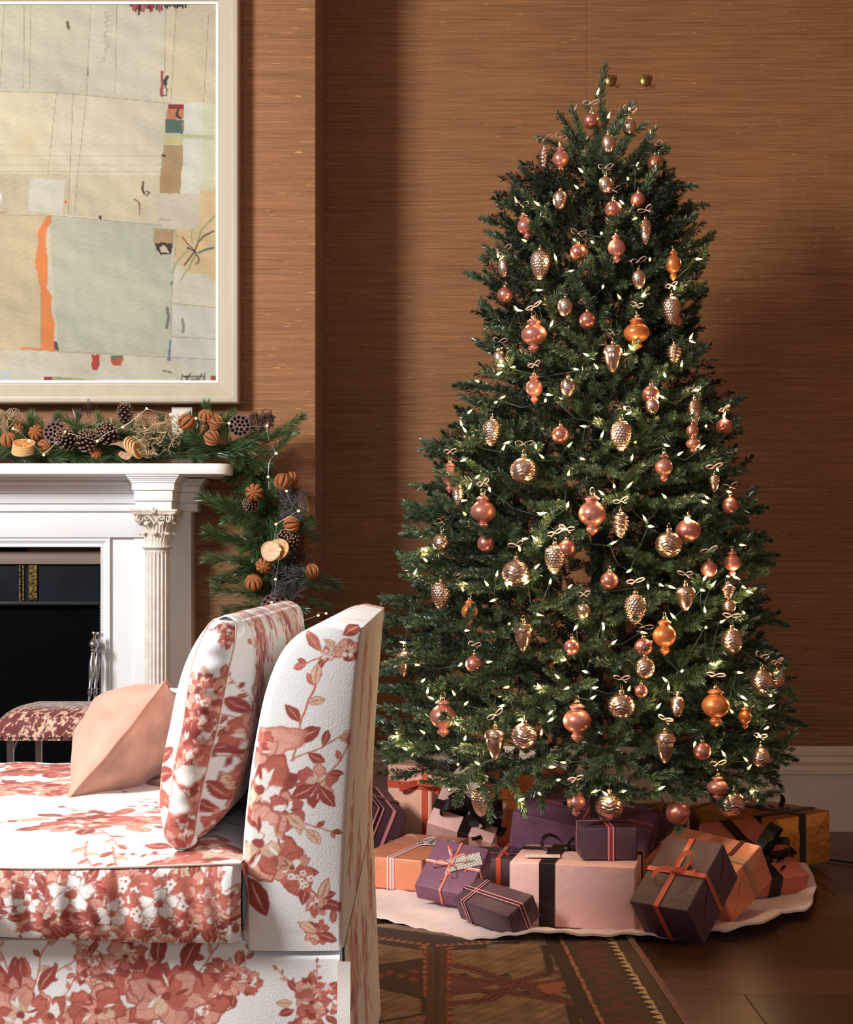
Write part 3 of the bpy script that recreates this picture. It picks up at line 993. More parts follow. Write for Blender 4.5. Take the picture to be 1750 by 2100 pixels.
c = PXs(672, 1335); sh += spray(rr0, c[0] + .04, c[1] + .01, .075, PI + .3, .34, 3) + berries(rr0, c[0], c[1] - .006, .012) + leafy(rr0, c[0] + .02, c[1] + .02, .04, .6) + flower(rr0, c[0] + .028, c[1], .017) + leafy(rr0, c[0] - .01, c[1], .035, 2.2)
c = PXs(640, 1560); sh += spray(rr0, PXs(600, 1560)[0], PXs(600, 1560)[1], .11, 1.25, .36, 4) + spray(rr0, PXs(596, 1560)[0], PXs(596, 1560)[1], .075, .5, .4, 3)
c = PXs(560, 1520); sh += [ell(c[0], c[1], .045, .022, .1, LT, 'e', MD, .1)] + flower(rr0, PXs(520, 1540)[0], PXs(520, 1540)[1], .035)
c = PXs(530, 1620); sh += flower(rr0, c[0], c[1], .055)
c = PXs(650, 1610); sh += flower(rr0, c[0], c[1], .03) + spray(rr0, c[0], c[1], .07, .7, .3, 3) + leafy(rr0, c[0], c[1], .04, 3.6) + leafy(rr0, c[0], c[1], .04, -.9)
c = PXs(585, 1665); sh += flower(rr0, c[0], c[1], .028) + spray(rr0, c[0], c[1], .07, -.5, .3, 3)
c = PXs(530, 1730); sh += flower(rr0, c[0], c[1], .058) + leafy(rr0, c[0] + .03, c[1] - .03, .06, -.9)
c = PXs(600, 1780); sh += spray(rr0, c[0] - .02, c[1] + .04, .15, -1.1, .24, 6) + flower(rr0, c[0], c[1], .026) + berries(rr0, c[0] + .01, c[1] - .015, .02)
c = PXs(655, 1850); sh += leafy(rr0, c[0], c[1], .035, 1.2) + leafy(rr0, c[0], c[1], .035, -.3) + flower(rr0, c[0] - .003, c[1] - .005, .016)
c = PXs(525, 1860); sh += leafy(rr0, c[0] - .012, c[1] + .04, .06, -1.1) + leafy(rr0, c[0] - .02, c[1] + .03, .04, -2.2)
c = PXs(650, 1915); sh += flower(rr0, c[0], c[1], .018) + leafy(rr0, c[0], c[1], .03, 2.6) + leafy(rr0, c[0], c[1], .03, -.4)
c = PXs(628, 1700); sh += leafy(rr0, c[0], c[1], .035, 2.5) + leafy(rr0, c[0], c[1], .03, -.8)
back = MB().grid(G, col=paint(G[..., 0], G[..., 2], sh, 21))
# sweep over top and outer back, front
prof_t = list(Lc[4:]) + [PX(737, 1286, 2.0)]
prof_l, pl_ = resample(Lc[::-1] if False else Lc, 90)
prof_r, _ = resample(Rc[::-1], 90)
prof = np.concatenate([prof_l, prof_r[1:]])
d_ = np.concatenate([[0], np.cumsum(np.linalg.norm(np.diff(prof, axis=0), axis=1))])
yy_ = np.concatenate([[SY0 + .020, SY0 + .022, SY0 + .026], np.linspace(SY0 + .034, SY1, 200)])
PRX, YY = np.meshgrid(np.arange(len(prof)), yy_, indexing='ij')
insf = np.interp(yy_, [SY0 + .020, SY0 + .024, SY0 + .034], [0, .003, .004])
cxm, czm = prof[:, 0].mean(), prof[:, 1].mean()
ctr = np.stack([np.interp(prof[:, 1], Lr[:, 1], Lr[:, 0] * .5 + Rr_[:, 0] * .5), prof[:, 1] * .98 + .01], 1)
nrm = prof - ctr
nrm = nrm / (np.linalg.norm(nrm, axis=1, keepdims=True) + 1e-9)
X_ = prof[:, 0][:, None] + nrm[:, 0][:, None] * insf[None, :]
Z_ = prof[:, 1][:, None] + nrm[:, 1][:, None] * insf[None, :]
sh = []
for i, (u, v, R) in enumerate([(.30, 2.3, .12), (.42, 2.75, .18), (.62, 2.2, .16), (.72, 2.6, .2), (.86, 2.15, .15), (1.0, 2.45, .2), (.95, 2.9, .18), (1.12, 2.1, .14), (.55, 2.98, .15), (1.22, 2.7, .18), (.18, 2.6, .15)]):
    sh += [tuple(LT if c is TN else c for c in q) for q in bouquet(300 + i, u, v, R * .66, .7)]
back.grid(np.stack([X_, YY, Z_], -1), col=paint(d_[:, None] + 0 * YY, YY, sh, 5), flip=False)
# far cap
back.grid(np.stack([A[::6, ::6, 0], np.full(A[::6, ::6, 0].shape, SY1), A[::6, ::6, 1]], -1))
so(back, 'backrest')
# piping seam on the corner
pts = [(p[0], SY0 + .017, p[1]) for p in Rr_[::8]]
so(MB().tube(pts, .0012, 6), 'piping', mat('piping_cloth', srgb(206, 178, 160), .9))
# platform + skirt
BZ = PX(500, 1952, 2.0)[1]
bxr = PX(699, 1952, 2.0)[0]
sk_x = np.linspace(-.92, bxr - .002, 620)
sk_z = np.linspace(0.22, BZ, 150)
SXX, SZZ = np.meshgrid(sk_x, sk_z, indexing='ij')
sag = smooth01((SXX - (bxr - .14)) / .02)
topz = BZ + (PX(300, 1934, 2.0)[1] - BZ) * (1 - sag)
ZZ = SZZ + (topz - BZ) * ((SZZ - .22) / (BZ - .22)) ** 3
drop = (BZ - SZZ)
YYs = SY0 + .006 + .004 * np.sin(SXX * 30) * drop / .2 - .028 * drop + .010 * smooth01((SZZ - BZ + .012) / .012)
sh = []
for i, (px, py, R, dn) in enumerate([(330, 2050, .115, 1.2), (40, 2085, .10, 1), (640, 2060, .055, 1), (-250, 2060, .13, 1), (180, 1985, .04, .6), (480, 2010, .05, .5)]):
    cxx, czz = PX(px, py, 2.0)
    sh += bouquet(500 + i * 3, cxx, czz, R, dn)
sh += flower(random.Random(3), *PX(255, 1965, 2.0), .03) + flower(random.Random(4), *PX(340, 2045, 2.0), .05) + flower(random.Random(5), *PX(200, 2075, 2.0), .04)
m = MB().grid(np.stack([SXX, YYs, ZZ], -1), col=paint(SXX, ZZ, sh, 31), flip=False)
lo = np.linspace(0.005, .22, 4)
LX, LZ = np.meshgrid(np.linspace(-.92, bxr - .002, 40), lo, indexing='ij')
m.grid(np.stack([LX, SY0 + .006 - .028 * (BZ - LZ), LZ], -1), col=np.broadcast_to(lin((236, 224, 216)), LX.shape + (3,)))
so(m, 'skirt_panel')
# rear skirt wrapping the outer back, split at a kick pleat
yv = np.linspace(SY0 - .004, SY1, 120)
zv = np.linspace(.005, BZ + .004, 60)
YV, ZV = np.meshgrid(yv, zv, indexing='ij')
XV = bxr + .0055 + .045 * (BZ - ZV) + .006 * np.sin(YV * 24) * (BZ + .004 - ZV)
sh = []
for i, (u, v, R) in enumerate([(2.2, .3, .14), (2.5, .22, .15), (2.8, .33, .13), (2.05, .18, .1)]):
    sh += bouquet(700 + i, u, v, R)
so(MB().grid(np.stack([XV, YV, ZV], -1), col=paint(YV, ZV, sh, 41), flip=True), 'rear_skirt_panel')
pl2 = MB()
zl = np.linspace(.005, PX(690, 1968, 2.0)[1], 30)
xa = PX(690, 1968, 2.0)[0]
pl2.grid([[(x, SY0 - .012 - .030 * (BZ - z) + .004 * math.sin(z * 40), z) for z in zl] for x in (xa + .002, xa + .004, bxr + .006, bxr + .014)], col=np.broadcast_to(lin((236, 226, 218)), (4, 30, 3)))
so(pl2, 'kick_pleat')
so(MB().box(-.90, bxr, SY0 + .03, SY1 - .01, .05, .40), 'seat_platform')
# side roll under the cushion
# seat cushion
zt, zb = PX(100, 1776, 1.985)[1], PX(100, 1925, 1.985)[1]
cx0, cx1 = -.93, PX(494, 1850, 1.985)[0]
def cushion_box():
    m = MB()
    nx = 520
    xs = np.linspace(cx0, cx1, nx)
    # perimeter in y-z: boxing near face, then top surface to far
    zs = np.linspace(zb, zt, 100)
    X, Z = np.meshgrid(xs, zs, indexing='ij')
    t = (Z - zb) / (zt - zb)
    wr = .0035 * np.sin(X * 75 + 2 * np.sin(X * 13)) * np.sin(PI * t) + .002 * np.sin(X * 190 + Z * 40) * np.sin(PI * t)
    Y = 1.985 - .014 * np.sin(PI * t) ** .7 + wr
    endr = smooth01((cx1 - X) / .012)
    Y = Y + (1 - endr) * .012
    Zs = Z + .006 * np.sin(X * 7 + .6) * (1 - t) - .004 * t * np.sin(X * 9)
    sh = []
    for i, (px, py, R, dn) in enumerate([(150, 1850, .075, 1.6), (300, 1840, .08, 1.8), (420, 1850, .07, 1.8), (0, 1800, .05, 1), (230, 1890, .06, 1.2), (465, 1860, .05, 1), (-180, 1850, .09, 1), (360, 1890, .05, 1), (90, 1870, .05, .8)]):
        a = PX(px, py, 1.985)
        sh += bouquet(900 + i, a[0], a[1], R, dn)
    for px, py in ((265, 1825), (350, 1835), (300, 1870)):
        a = PX(px, py, 1.985)
        sh += berries(random.Random(px), a[0], a[1], .03)
    for px, py, r_ in ((150, 1830, .035), (235, 1870, .025), (330, 1850, .03), (60, 1850, .02)):
        a = PX(px, py, 1.985)
        sh += [ell(a[0] + r_ * .5 * math.cos(j), a[1] + r_ * .32 * math.sin(j), r_ * .5, r_ * .30, j, CR_, 'e', DK, .12) for j in (.2, 1.5, 2.8, 4.0, 5.3)] + [ell(a[0], a[1], r_ * .22, r_ * .16, 0, MD, 'e', DK, .1)]
    cA = paint(X, Zs, sh, 51)
    m.grid(np.stack([X, Y, Zs], -1), col=cA)
    ys = np.linspace(1.985, SY1 - .02, 330)
    xs2 = np.linspace(cx0, cx1, 210)
    X, Y = np.meshgrid(xs2, ys, indexing='ij')
    e = np.minimum(np.minimum((X - cx0) / .10, (cx1 - X) / .06), np.minimum((Y - 1.985) / .12, (SY1 - .02 - Y) / .12))
    Z = zt + .016 * smooth01(e) + .0018 * np.sin(X * 40) * np.sin(Y * 23) - .004 * np.sin(X * 9) * (1 - smooth01((Y - 1.985) / .05))
    sh = []
    for i, (px, py, R) in enumerate([(200, 1690, .15), (60, 1620, .14), (440, 1740, .12), (470, 1660, .14), (-200, 1680, .15), (260, 1600, .16), (90, 1580, .17)]):
        D = (H - .52) * F / (py - YH)
        sh += bouquet(1100 + i, (px - CX) * D / F, D, R, .8)
    for k, (px, py, a) in enumerate([(180, 1730, -1.5), (230, 1735, -1.2), (60, 1690, 3.0), (290, 1700, 0.1)]):
        D = (H - .52) * F / (py - YH)
        sh += spray(random.Random(k), (px - CX) * D / F, D, .13, a, .2, 6)
    m.grid(np.stack([X, Y, Z], -1), col=paint(X, Y, sh, 61), flip=False)
    # ends, bottom and far side
    for x in (cx0, cx1 - .0005):
        ya, za = np.meshgrid(np.linspace(1.99, SY1 - .02, 60), np.linspace(zb, zt, 8), indexing='ij')
        m.grid(np.stack([x + (-1 if x == cx0 else 1) * .010 * np.sin(PI * (za - zb) / (zt - zb)), ya, za], -1), col=np.broadcast_to(lin((200, 120, 104)), ya.shape + (3,)))
    m.add([(cx0, 1.985, zb), (cx1, 1.985, zb), (cx1, SY1 - .02, zb), (cx0, SY1 - .02, zb)], [(0, 1, 2, 3)])
    m.add([(cx0, SY1 - .02, zb), (cx1, SY1 - .02, zb), (cx1, SY1 - .02, zt), (cx0, SY1 - .02, zt)], [(0, 1, 2, 3)])
    return m
so(cushion_box(), 'seat_cushion')
M_pipe = mat('seam_cloth', srgb(228, 196, 182), .9)
xs = np.linspace(cx0, cx1, 80)
so(MB().tube([(x, 1.983, zt + .001 - .004 * math.sin(x * 9)) for x in xs], .0018, 6), 'seam', M_pipe)

# box back cushion, leaning against the back rest
DC = 2.02
Lq = [PX(*q, DC) for q in [(350, 1748), (318, 1725), (303, 1680), (301, 1630), (308, 1570), (322, 1500), (337, 1430), (356, 1370), (385, 1315), (418, 1276), (432, 1270)]]
Rq = [PX(*q, DC) for q in [(380, 1748), (425, 1720), (462, 1680), (487, 1620), (503, 1560), (513, 1490), (518, 1420), (516, 1360), (507, 1310), (494, 1282), (480, 1274)]]
SL = [PX(*q, DC) for q in [(352, 1746), (330, 1718), (338, 1680), (346, 1630), (352, 1570), (368, 1500), (378, 1430), (388, 1370), (404, 1320), (422, 1284), (436, 1271)]]
SR = [PX(*q, DC) for q in [(378, 1746), (392, 1722), (398, 1680), (408, 1630), (422, 1570), (440, 1500), (454, 1430), (466, 1370), (476, 1325), (480, 1290), (478, 1276)]]
cush = tag(empty('back_cushion', (Lq[0][0], 2.5, zt)), 'large box-edged back cushion densely printed with rust red flowers', 'cushion')
def cobj(m, name, mt=None, sm=50):
    o = m.obj(name, mt or M_linen, cush, sm, True)
    o.matrix_parent_inverse = Matrix.Translation(cush.location).inverted()
    return o
L1, _ = resample(Lq, 200)
R1, _ = resample(Rq, 200)
S1, _ = resample(SL, 200)
S2, _ = resample(SR, 200)
CY0, CY1 = 2.045, 3.0
def fatf(y):
    t = np.clip((y - CY0) / (CY1 - CY0), 0, 1)
    return .72 + .28 * np.sin(PI * np.clip(t, 0, 1)) ** .45
# near boxing face, slightly bulged
u = np.linspace(0, 1, 110)
B = S1[:, None, :] * (1 - u)[None, :, None] + S2[:, None, :] * u[None, :, None]
tv = np.linspace(0, 1, 200)
wr = .002 * np.sin(tv * 60 + 2 * np.sin(tv * 9))[:, None] * np.sin(PI * u)[None, :]
G = np.stack([B[..., 0], CY0 - .018 * (np.sin(PI * u)[None, :] ** .6) * np.clip(np.sin(PI * tv), 0, 1)[:, None] ** .4 + wr, B[..., 1]], -1)
sh = []
for i, (px, py, R, dn) in enumerate([(400, 1480, .06, 1.4), (390, 1560, .07, 1.8), (370, 1640, .07, 1.8), (370, 1710, .06, 1.4), (440, 1420, .05, .8), (470, 1300, .03, .4)]):
    a = PX(px, py, DC)
    sh += bouquet(1300 + i, a[0], a[1], R, dn)
sh += [ell(*PX(350, 1640, DC), .022, .030, .8, CR_, 'e', MD, .1), ell(*PX(385, 1590, DC), .024, .016, .2, CR_, 'e', MD, .1)]
cobj(MB().grid(G, col=paint(G[..., 0], G[..., 2], sh, 71)), 'boxing_panel')
# front and rear faces with plumpness, top boxing follows from the seams
def side(curve, seam, seed, name, boqs, flip):
    ys = np.linspace(CY0, CY1, 260)
    m = MB()
    q = []
    n = 10
    X = np.zeros((200, 260)); Z = np.zeros((200, 260))
    fat = fatf(ys)
    near = smooth01((ys - CY0) / .05)
    k = near[None, :] * fat[None, :] / 1.0
    X = seam[:, 0:1] * (1 - k) + curve[:, 0:1] * k
    Z = seam[:, 1:2] * (1 - k) + curve[:, 1:2] * k
    Y = np.broadcast_to(ys[None, :], X.shape)
    sl = np.concatenate([[0], np.cumsum(np.linalg.norm(np.diff(curve, axis=0), axis=1))])
    sh = []
    for i, (a, b, R, dn) in enumerate(boqs):
        sh += bouquet(seed + i, a, b, R, dn)
    m.grid(np.stack([X, Y, Z], -1), col=paint(sl[:, None] + 0 * Y, Y, sh, seed), flip=flip)
    # far end closes onto the seam
    return m
bq = [(.10, 2.15, .12, 1.5), (.25, 2.2, .12, 1.5), (.12, 2.4, .13, 1), (.30, 2.5, .14, 1), (.1, 2.7, .14, 1), (.3, 2.85, .13, 1)]
cobj(side(L1, S1, 1500, 'f', bq, True), 'front_panel')
bq = [(.06, 2.12, .10, 1.6), (.20, 2.13, .11, 1.8), (.33, 2.2, .10, .8), (.15, 2.35, .14, 1.2), (.42, 2.4, .12, .8), (.3, 2.6, .14, .9), (.44, 2.8, .13, .8), (.2, 2.85, .14, 1)]
cobj(side(R1, S2, 1600, 'r', bq, False), 'rear_panel')
# top boxing between the two seams and closing strips
ys = np.linspace(CY0 - .002, CY1, 200)
fat = fatf(ys) * smooth01((ys - CY0) / .05)
m = MB()
S1[-1] = (S1[-1] + S2[-1]) / 2 - (.012, .001)
S2[-1] = S1[-1] + (.024, 0)
uu2 = np.linspace(0, 1, 40)
m.ball(((S1[0][0] + S2[0][0]) / 2, CY0 + .012, S1[0][1] + .010), .018, 16, 10, None, (1.2, .9, .8))
m.ball((S1[-1][0] + .012, CY0 + .018, S1[-1][1] - .012), .024, 16, 10, None, (1.1, .9, .75), )
for idx in (-1, 0):
    a = S1[idx][None, :] * (1 - fat[:, None]) + L1[idx][None, :] * fat[:, None]
    b = S2[idx][None, :] * (1 - fat[:, None]) + R1[idx][None, :] * fat[:, None]
    X = a[:, None, 0] * (1 - uu2) + b[:, None, 0] * uu2
    Z = a[:, None, 1] * (1 - uu2) + b[:, None, 1] * uu2 + (.006 if idx else -.004) * np.sin(PI * uu2)[None, :]
    Y = np.broadcast_to(ys[:, None], X.shape)
    sh = []
    for i in range(5):
        sh += bouquet(1700 + i, -.26 + .02 * (i % 2), 2.2 + i * .19, .09, .8)
    m.grid(np.stack([X, Y, Z], -1), col=paint(X, Y, sh, 81), flip=bool(idx))
B2 = L1[::5, None, :] * (1 - u[::6])[None, :, None] + R1[::5, None, :] * u[::6][None, :, None]
k = .72
B3 = (S1[::5, None, :] * (1 - k) + L1[::5, None, :] * k) * (1 - u[::6])[None, :, None] + (S2[::5, None, :] * (1 - k) + R1[::5, None, :] * k) * u[::6][None, :, None]
m.grid(np.stack([B3[..., 0], np.full(B3[..., 0].shape, CY1), B3[..., 1]], -1))
cobj(m, 'top_boxing')
for S_ in (S1, S2):
    cobj(MB().tube([(p[0], CY0 - .001, p[1]) for p in S_[::6]], .0016, 6), 'seam', M_pipe)

# peach throw pillow
pa, pb = Vector(P(128, 1650, 2.47)), Vector(P(334, 1396, 2.47))
pb.y += .03
ax = (pb - pa)
la = ax.length
ax.normalize()
by_ = (Vector((0.10, 1, .02)) - ax * Vector((0.10, 1, .02)).dot(ax)).normalized()
nn = ax.cross(by_).normalized()
if nn.x > 0:
    nn = -nn
ld = .36
def pillow_side(sgn):
    n = 70
    A = np.zeros((n, n, 3))
    for i in range(n):
        for j in range(n):
            a, b = i / (n - 1), j / (n - 1)
            pin = .028 * (math.sin(PI * a) * (1 if b > .5 else -1) * abs(2 * b - 1) ** 3)
            h = (max(0, math.sin(PI * a)) ** .55) * (max(0, math.sin(PI * b)) ** .55)
            h2 = (.105 if sgn > 0 else .075) * h + .004 * math.sin(a * 17 + b * 9) * h * math.sin(PI * b)
            bb = b + (0.5 - b) * .16 * math.sin(PI * a)
            aa = a + (0.5 - a) * .16 * math.sin(PI * b)
            if sgn > 0:
                h2 -= .012 * math.exp(-((b - .12) / .08) ** 2) * (0.5 + .5 * math.sin(a * 22))
            p = ax * (aa * la) + by_ * (bb * ld) + nn * (sgn * h2)
            A[i, j] = p
    return A
pil = tag(empty('throw_pillow', pa), 'small peach velvet throw pillow with linen back leaning on the sofa seat', 'pillow')
M_velvet = mat('peach_velvet', srgb(210, 148, 126), 0.62, var=.16, vscale=9, sheen=.6, bump=.2, bscale=7, bdist=.02)
M_lin2 = mat('oatmeal_velvet_back', srgb(196, 146, 124), 0.5, var=.30, vscale=16, sheen=.4, bump=.2, bscale=300, bdist=.002, stretch=(1, 1, 1))
MB().grid(pillow_side(1)).obj('front_panel', M_velvet, pil, 180)
MB().grid(pillow_side(-1)).obj('back_panel', M_lin2, pil, 180)
e_ = pillow_side(1)
edge = list(e_[:, 0]) + list(e_[-1, 1:]) + list(e_[::-1, -1][1:]) + list(e_[0, ::-1][1:])
MB().tube([tuple(p) for p in edge], .0018, 6).obj('seam', mat('pillow_seam', srgb(186, 128, 108), .8), pil, 180)

# ------------------------------------------------------------------ footstool by the hearth
st = tag(empty('footstool', (-1.0, 4.0, 0)), 'footstool with crimson and cream cut velvet top on steel legs before the fireplace', 'stool')
def velvet_colors(X, Z):
    a = pnoise(X, Z, 95, 5) + .4 * pnoise(X * 1.2, Z, 190, 6)
    k = np.clip((.24 - np.abs(a)) / .16, 0, 1)[..., None]
    return lin(np.array((104, 38, 38)) * (1 - k) + np.array((226, 190, 160)) * k)
DS = 3.80
sx0, sx1 = (-22 - CX) * DS / F, (262 - CX) * DS / F
sz1, sz0 = H - (1450 - YH) * (DS + .1) / F, H - (1519 - YH) * DS / F
nprof = []
for (yy, zz_) in [(DS + .34, sz0), (DS + .34, sz1 - .03), (DS + .31, sz1 - .006), (DS + .25, sz1), (DS + .1, sz1 + .003), (DS + .04, sz1 - .006), (DS + .006, sz1 - .03), (DS, sz0 + .02), (DS, sz0)]:
    nprof.append((yy, zz_))
pr, plen = resample(nprof[::-1], 110)
xs = np.linspace(sx0, sx1, 220)
X = np.broadcast_to(xs[None, :], (110, 220)).copy()
e = np.minimum((X - sx0), (sx1 - X)) / .06
rd = smooth01(e) ** .5
Yc = DS + .17
Y = Yc + (pr[:, 0:1] - Yc) * (.86 + .14 * rd)
Z = sz0 + (pr[:, 1:2] - sz0) * (.55 + .45 * rd)
s_ = np.linspace(0, plen, 110)[:, None] + 0 * X
m = MB().grid(np.stack([X, Y, Z], -1) - np.array(st.location), col=velvet_colors(X, s_), flip=True)
M_cutv = mat('cut_velvet', rough=.7, attr=True, sheen=.5, bump=.3, bscale=120, bdist=.004)
m.obj('padded_seat', M_cutv, st, 50, True)
m = MB()
for x in (sx0, sx1):
    sg = -1 if x == sx0 else 1
    m.poly([(x - st.location.x, Yc + (a - Yc) * .86 - st.location.y, sz0 + (b - sz0) * .55) for a, b in pr[::6]])
m.obj('seat_end', M_cutv, st)
nm = MB().ball((0, 0, 0), .0052, 8, 6).mesh('nailhead', 60)
nm.materials.append(M_steel)
for i in range(14):
    o = link('nailhead', nm, st)
    o.location = Vector(((-20 + i * 20.5 - CX) * DS / F, DS - .002, sz0 + .010)) - st.location
loc = st.location
for (x, y) in ((sx0 + .05, DS + .02), (sx1 - .05, DS + .02), (sx0 + .05, DS + .30), (sx1 - .05, DS + .30)):
    MB().bevbox(x - .009 - loc.x, x + .009 - loc.x, y - .004 - loc.y, y + .004 - loc.y, 0, sz0 + .002, b=.001).obj('leg', M_steel, st)
for s0, s1 in (((sx0 + .065, DS + .03), (sx0 - .10, DS + .03)), ((sx1 - .065, DS + .03), (sx1 + .1, DS + .03))):
    MB().tube([(s0[0] - loc.x, s0[1] - loc.y, sz0), (s1[0] - loc.x, s1[1] - loc.y, .005)], .005, 8).obj('brace', M_steel, st, 60)

# ------------------------------------------------------------------ kilim rug
rug_ang = math.atan2(.020, .625)
def rug_local(px, py):
    x, y = PF(px, py, .006)
    return x, y
RC, RY1 = .5085, 3.69
def redge(y):
    return .4977 + (3.522 - y) * .032
def rug_colors(X, Y):
    # back to photo-like coordinates of the pattern drawing: scale-true on the floor
    e = redge(Y) - X
    C = np.empty(X.shape + (3,))
    C[:] = (126, 99, 74)
    n = pnoise(X, Y, 60, 90)
    n2 = pnoise(X * 6, Y, 120, 91)
    C *= (1 + .10 * n + .10 * n2)[..., None]
    dk, rd, org, cr2 = (62, 42, 30), (128, 58, 44), (152, 88, 60), (196, 168, 124)
    Xw, Yw = X + .0014 * np.sign(np.sin(Y * 800)), Y
    def F_(poly, c):
        C[inpoly(Xw, Yw, [rug_local(*p) for p in poly])] = c
    def band(pts, w0, c):
        q = [rug_local(*p) for p in pts]
        C[segd(Xw, Yw, q) < w0] = c
    def teeth(pts, n_, w_, c, side=1):
        q = [np.array(rug_local(*p)) for p in pts]
        a, b = q
        d = (b - a) / n_
        nrm = np.array((-d[1], d[0]))
        nrm = nrm / (np.linalg.norm(nrm) + 1e-9) * w_ * side
        for i in range(n_):
            C[inpoly(Xw, Yw, [tuple(a + d * i), tuple(a + d * (i + .92)), tuple(a + d * (i + .46) + nrm)])] = c
    # dark zones
    F_([(700, 1890), (1000, 1930), (1000, 1945), (880, 1950), (700, 1925)], dk)
    # vertical double zigzag strip
    F_([(866, 1936), (926, 1936), (928, 2110), (866, 2110)], (86, 52, 36))
    for xx in (871, 895, 921):
        band([(xx, 1936), (xx + 1, 1990), (xx, 2110)], .0038, dk)
    teeth([(876, 1938), (873, 2110)], 15, .022, org, -1)
    teeth([(918, 1938), (916, 2110)], 15, .022, org, 1)
    # upper rope bands
    band([(745, 1919), (800, 1925), (885, 1938)], .012, dk)
    teeth([(745, 1921), (878, 1940)], 9, .03, org, 1)
    band([(895, 1942), (960, 1936), (1060, 1932)], .012, dk)
    teeth([(895, 1941), (1010, 1934)], 8, .03, org, 1)
    # left lozenge
    F_([(700, 1985), (868, 1966), (868, 2047), (700, 2010)], (70, 44, 32))
    band([(740, 1985), (868, 1966)], .005, dk)
    band([(740, 2014), (810, 2028), (870, 2048)], .006, dk)
    for px, py in ((800, 1993), (825, 2000), (850, 1992), (850, 2008), (780, 2000)):
        F_([(px - 14, py), (px, py - 5), (px + 12, py), (px, py + 6)], rd)
    band([(740, 2100), (800, 2092), (870, 2078), (868, 2047)], .006, dk)
    # crossing lattice
    for pts in ([(924, 1978), (960, 1984), (1062, 2018), (1150, 2050), (1200, 2060)], [(924, 2058), (1000, 2050), (1070, 2010), (1130, 1994), (1165, 1994)],
                [(924, 2036), (980, 2030), (1068, 2038), (1150, 2052)], [(924, 2000), (990, 2012), (1060, 2022), (1120, 2018), (1190, 2000)]):
        band(pts, .017, dk)
        band(pts, .012, rd)
        band(pts, .004, dk)
    F_([(924, 2004), (1010, 2022), (924, 2032)], (104, 60, 46))
    F_([(1100, 2020), (1170, 2008), (1205, 2040), (1120, 2036)], org)
    F_([(1150, 2026), (1190, 2016), (1205, 2040)], dk)
    for i in range(6):
        F_([(940 + i * 42, 2000 + (i % 2) * 36), (956 + i * 42, 1994 + (i % 2) * 36), (966 + i * 42, 2004 + (i % 2) * 36)], dk)
    # vertical dark line in the field
    band([(1118, 1940), (1125, 1970), (1128, 1992)], .010, dk)
    band([(1170, 2062), (1185, 2110)], .012, dk)
    # right border
    C[(e < .205)] = dk
    k = (e < .172) & (e > .157)
    st_ = np.sin(Y * 2 * PI / .011) > 0
    C[k] = dk
    C[k & st_ & (e > .160) & (e < .169)] = (176, 132, 104)
    C[k & ~st_ & (e > .160) & (e < .169)] = rd
    k = (e < .157) & (e > .05)
    C[k] = (78, 56, 40)
    for q_ in range(60):
        cy_ = 2.6 + q_ * .0195
        ce_ = .108 + .024 * math.sin(q_ * 2.4) + .010 * math.sin(q_ * 5.1)
        hw_ = .026 + .010 * math.sin(q_ * 1.7)
        dy_ = (Y - cy_) / .0085
        mot = np.abs(e - ce_) < hw_ * (1 - np.abs(dy_)) + .004 * np.sign(np.sin(Y * 900)) * (np.abs(dy_) < 1)
        C[mot & (np.abs(dy_) < 1) & (e > .06) & (e < .152)] = (112, 54, 42)
    k = (e < .058) & (e > .036)
    tri = (e - .036) / .022 < np.abs(((Y / .034) % 1) - .5) * 2
    C[k & tri] = cr2
    C[k & ~tri] = dk
    C[(e < .036)] = (88, 66, 46)
    C[(e < .036) & (np.sin(X * 900) > .3)] = (78, 56, 40)
    C *= (1 + .07 * n)[..., None]
    return lin(np.clip(C, 0, 255))
xs = np.concatenate([np.linspace(-1.35, -.20, 12), np.arange(-.195, .56, .0030)])
ys = np.concatenate([np.linspace(1.0, 2.72, 12), np.arange(2.735, RY1, .0034), [RY1]])
GX, GY = np.meshgrid(xs, ys, indexing='ij')
GX2 = np.minimum(GX, redge(GY))
rug = tag(empty('kilim_rug', (-.4, 2.5, 0)), 'brown kilim rug with red geometric pattern on the floor under the tree skirt', 'rug')
m = MB().grid(np.stack([GX2 + .4, GY - 2.5, .0055 + .0006 * np.sin(GX * 60) * np.sin(GY * 50)], -1), col=rug_colors(GX2, GY))
m.obj('woven_field', mat('kilim_wool', rough=.95, attr=True, bump=.6, bscale=500, bdist=.002, var=.12, vscale=260), rug, 180, True)
m = MB()
for y in np.arange(1.2, 3.66, .0045):
    a = rnd.uniform(-.5, .5)
    x = redge(y) + .4 - .002
    m.tube([(x, y - 2.5, .006), (x + .008, y - 2.5 + a * .006, .008), (x + .016 + rnd.uniform(0, .004), y - 2.5 + a * .012, .003)], .0021, 4)
fo = m.obj('fringe', mat('fringe_wool', srgb(150, 110, 90), .95), rug, 180)
fo['kind'] = 'stuff'

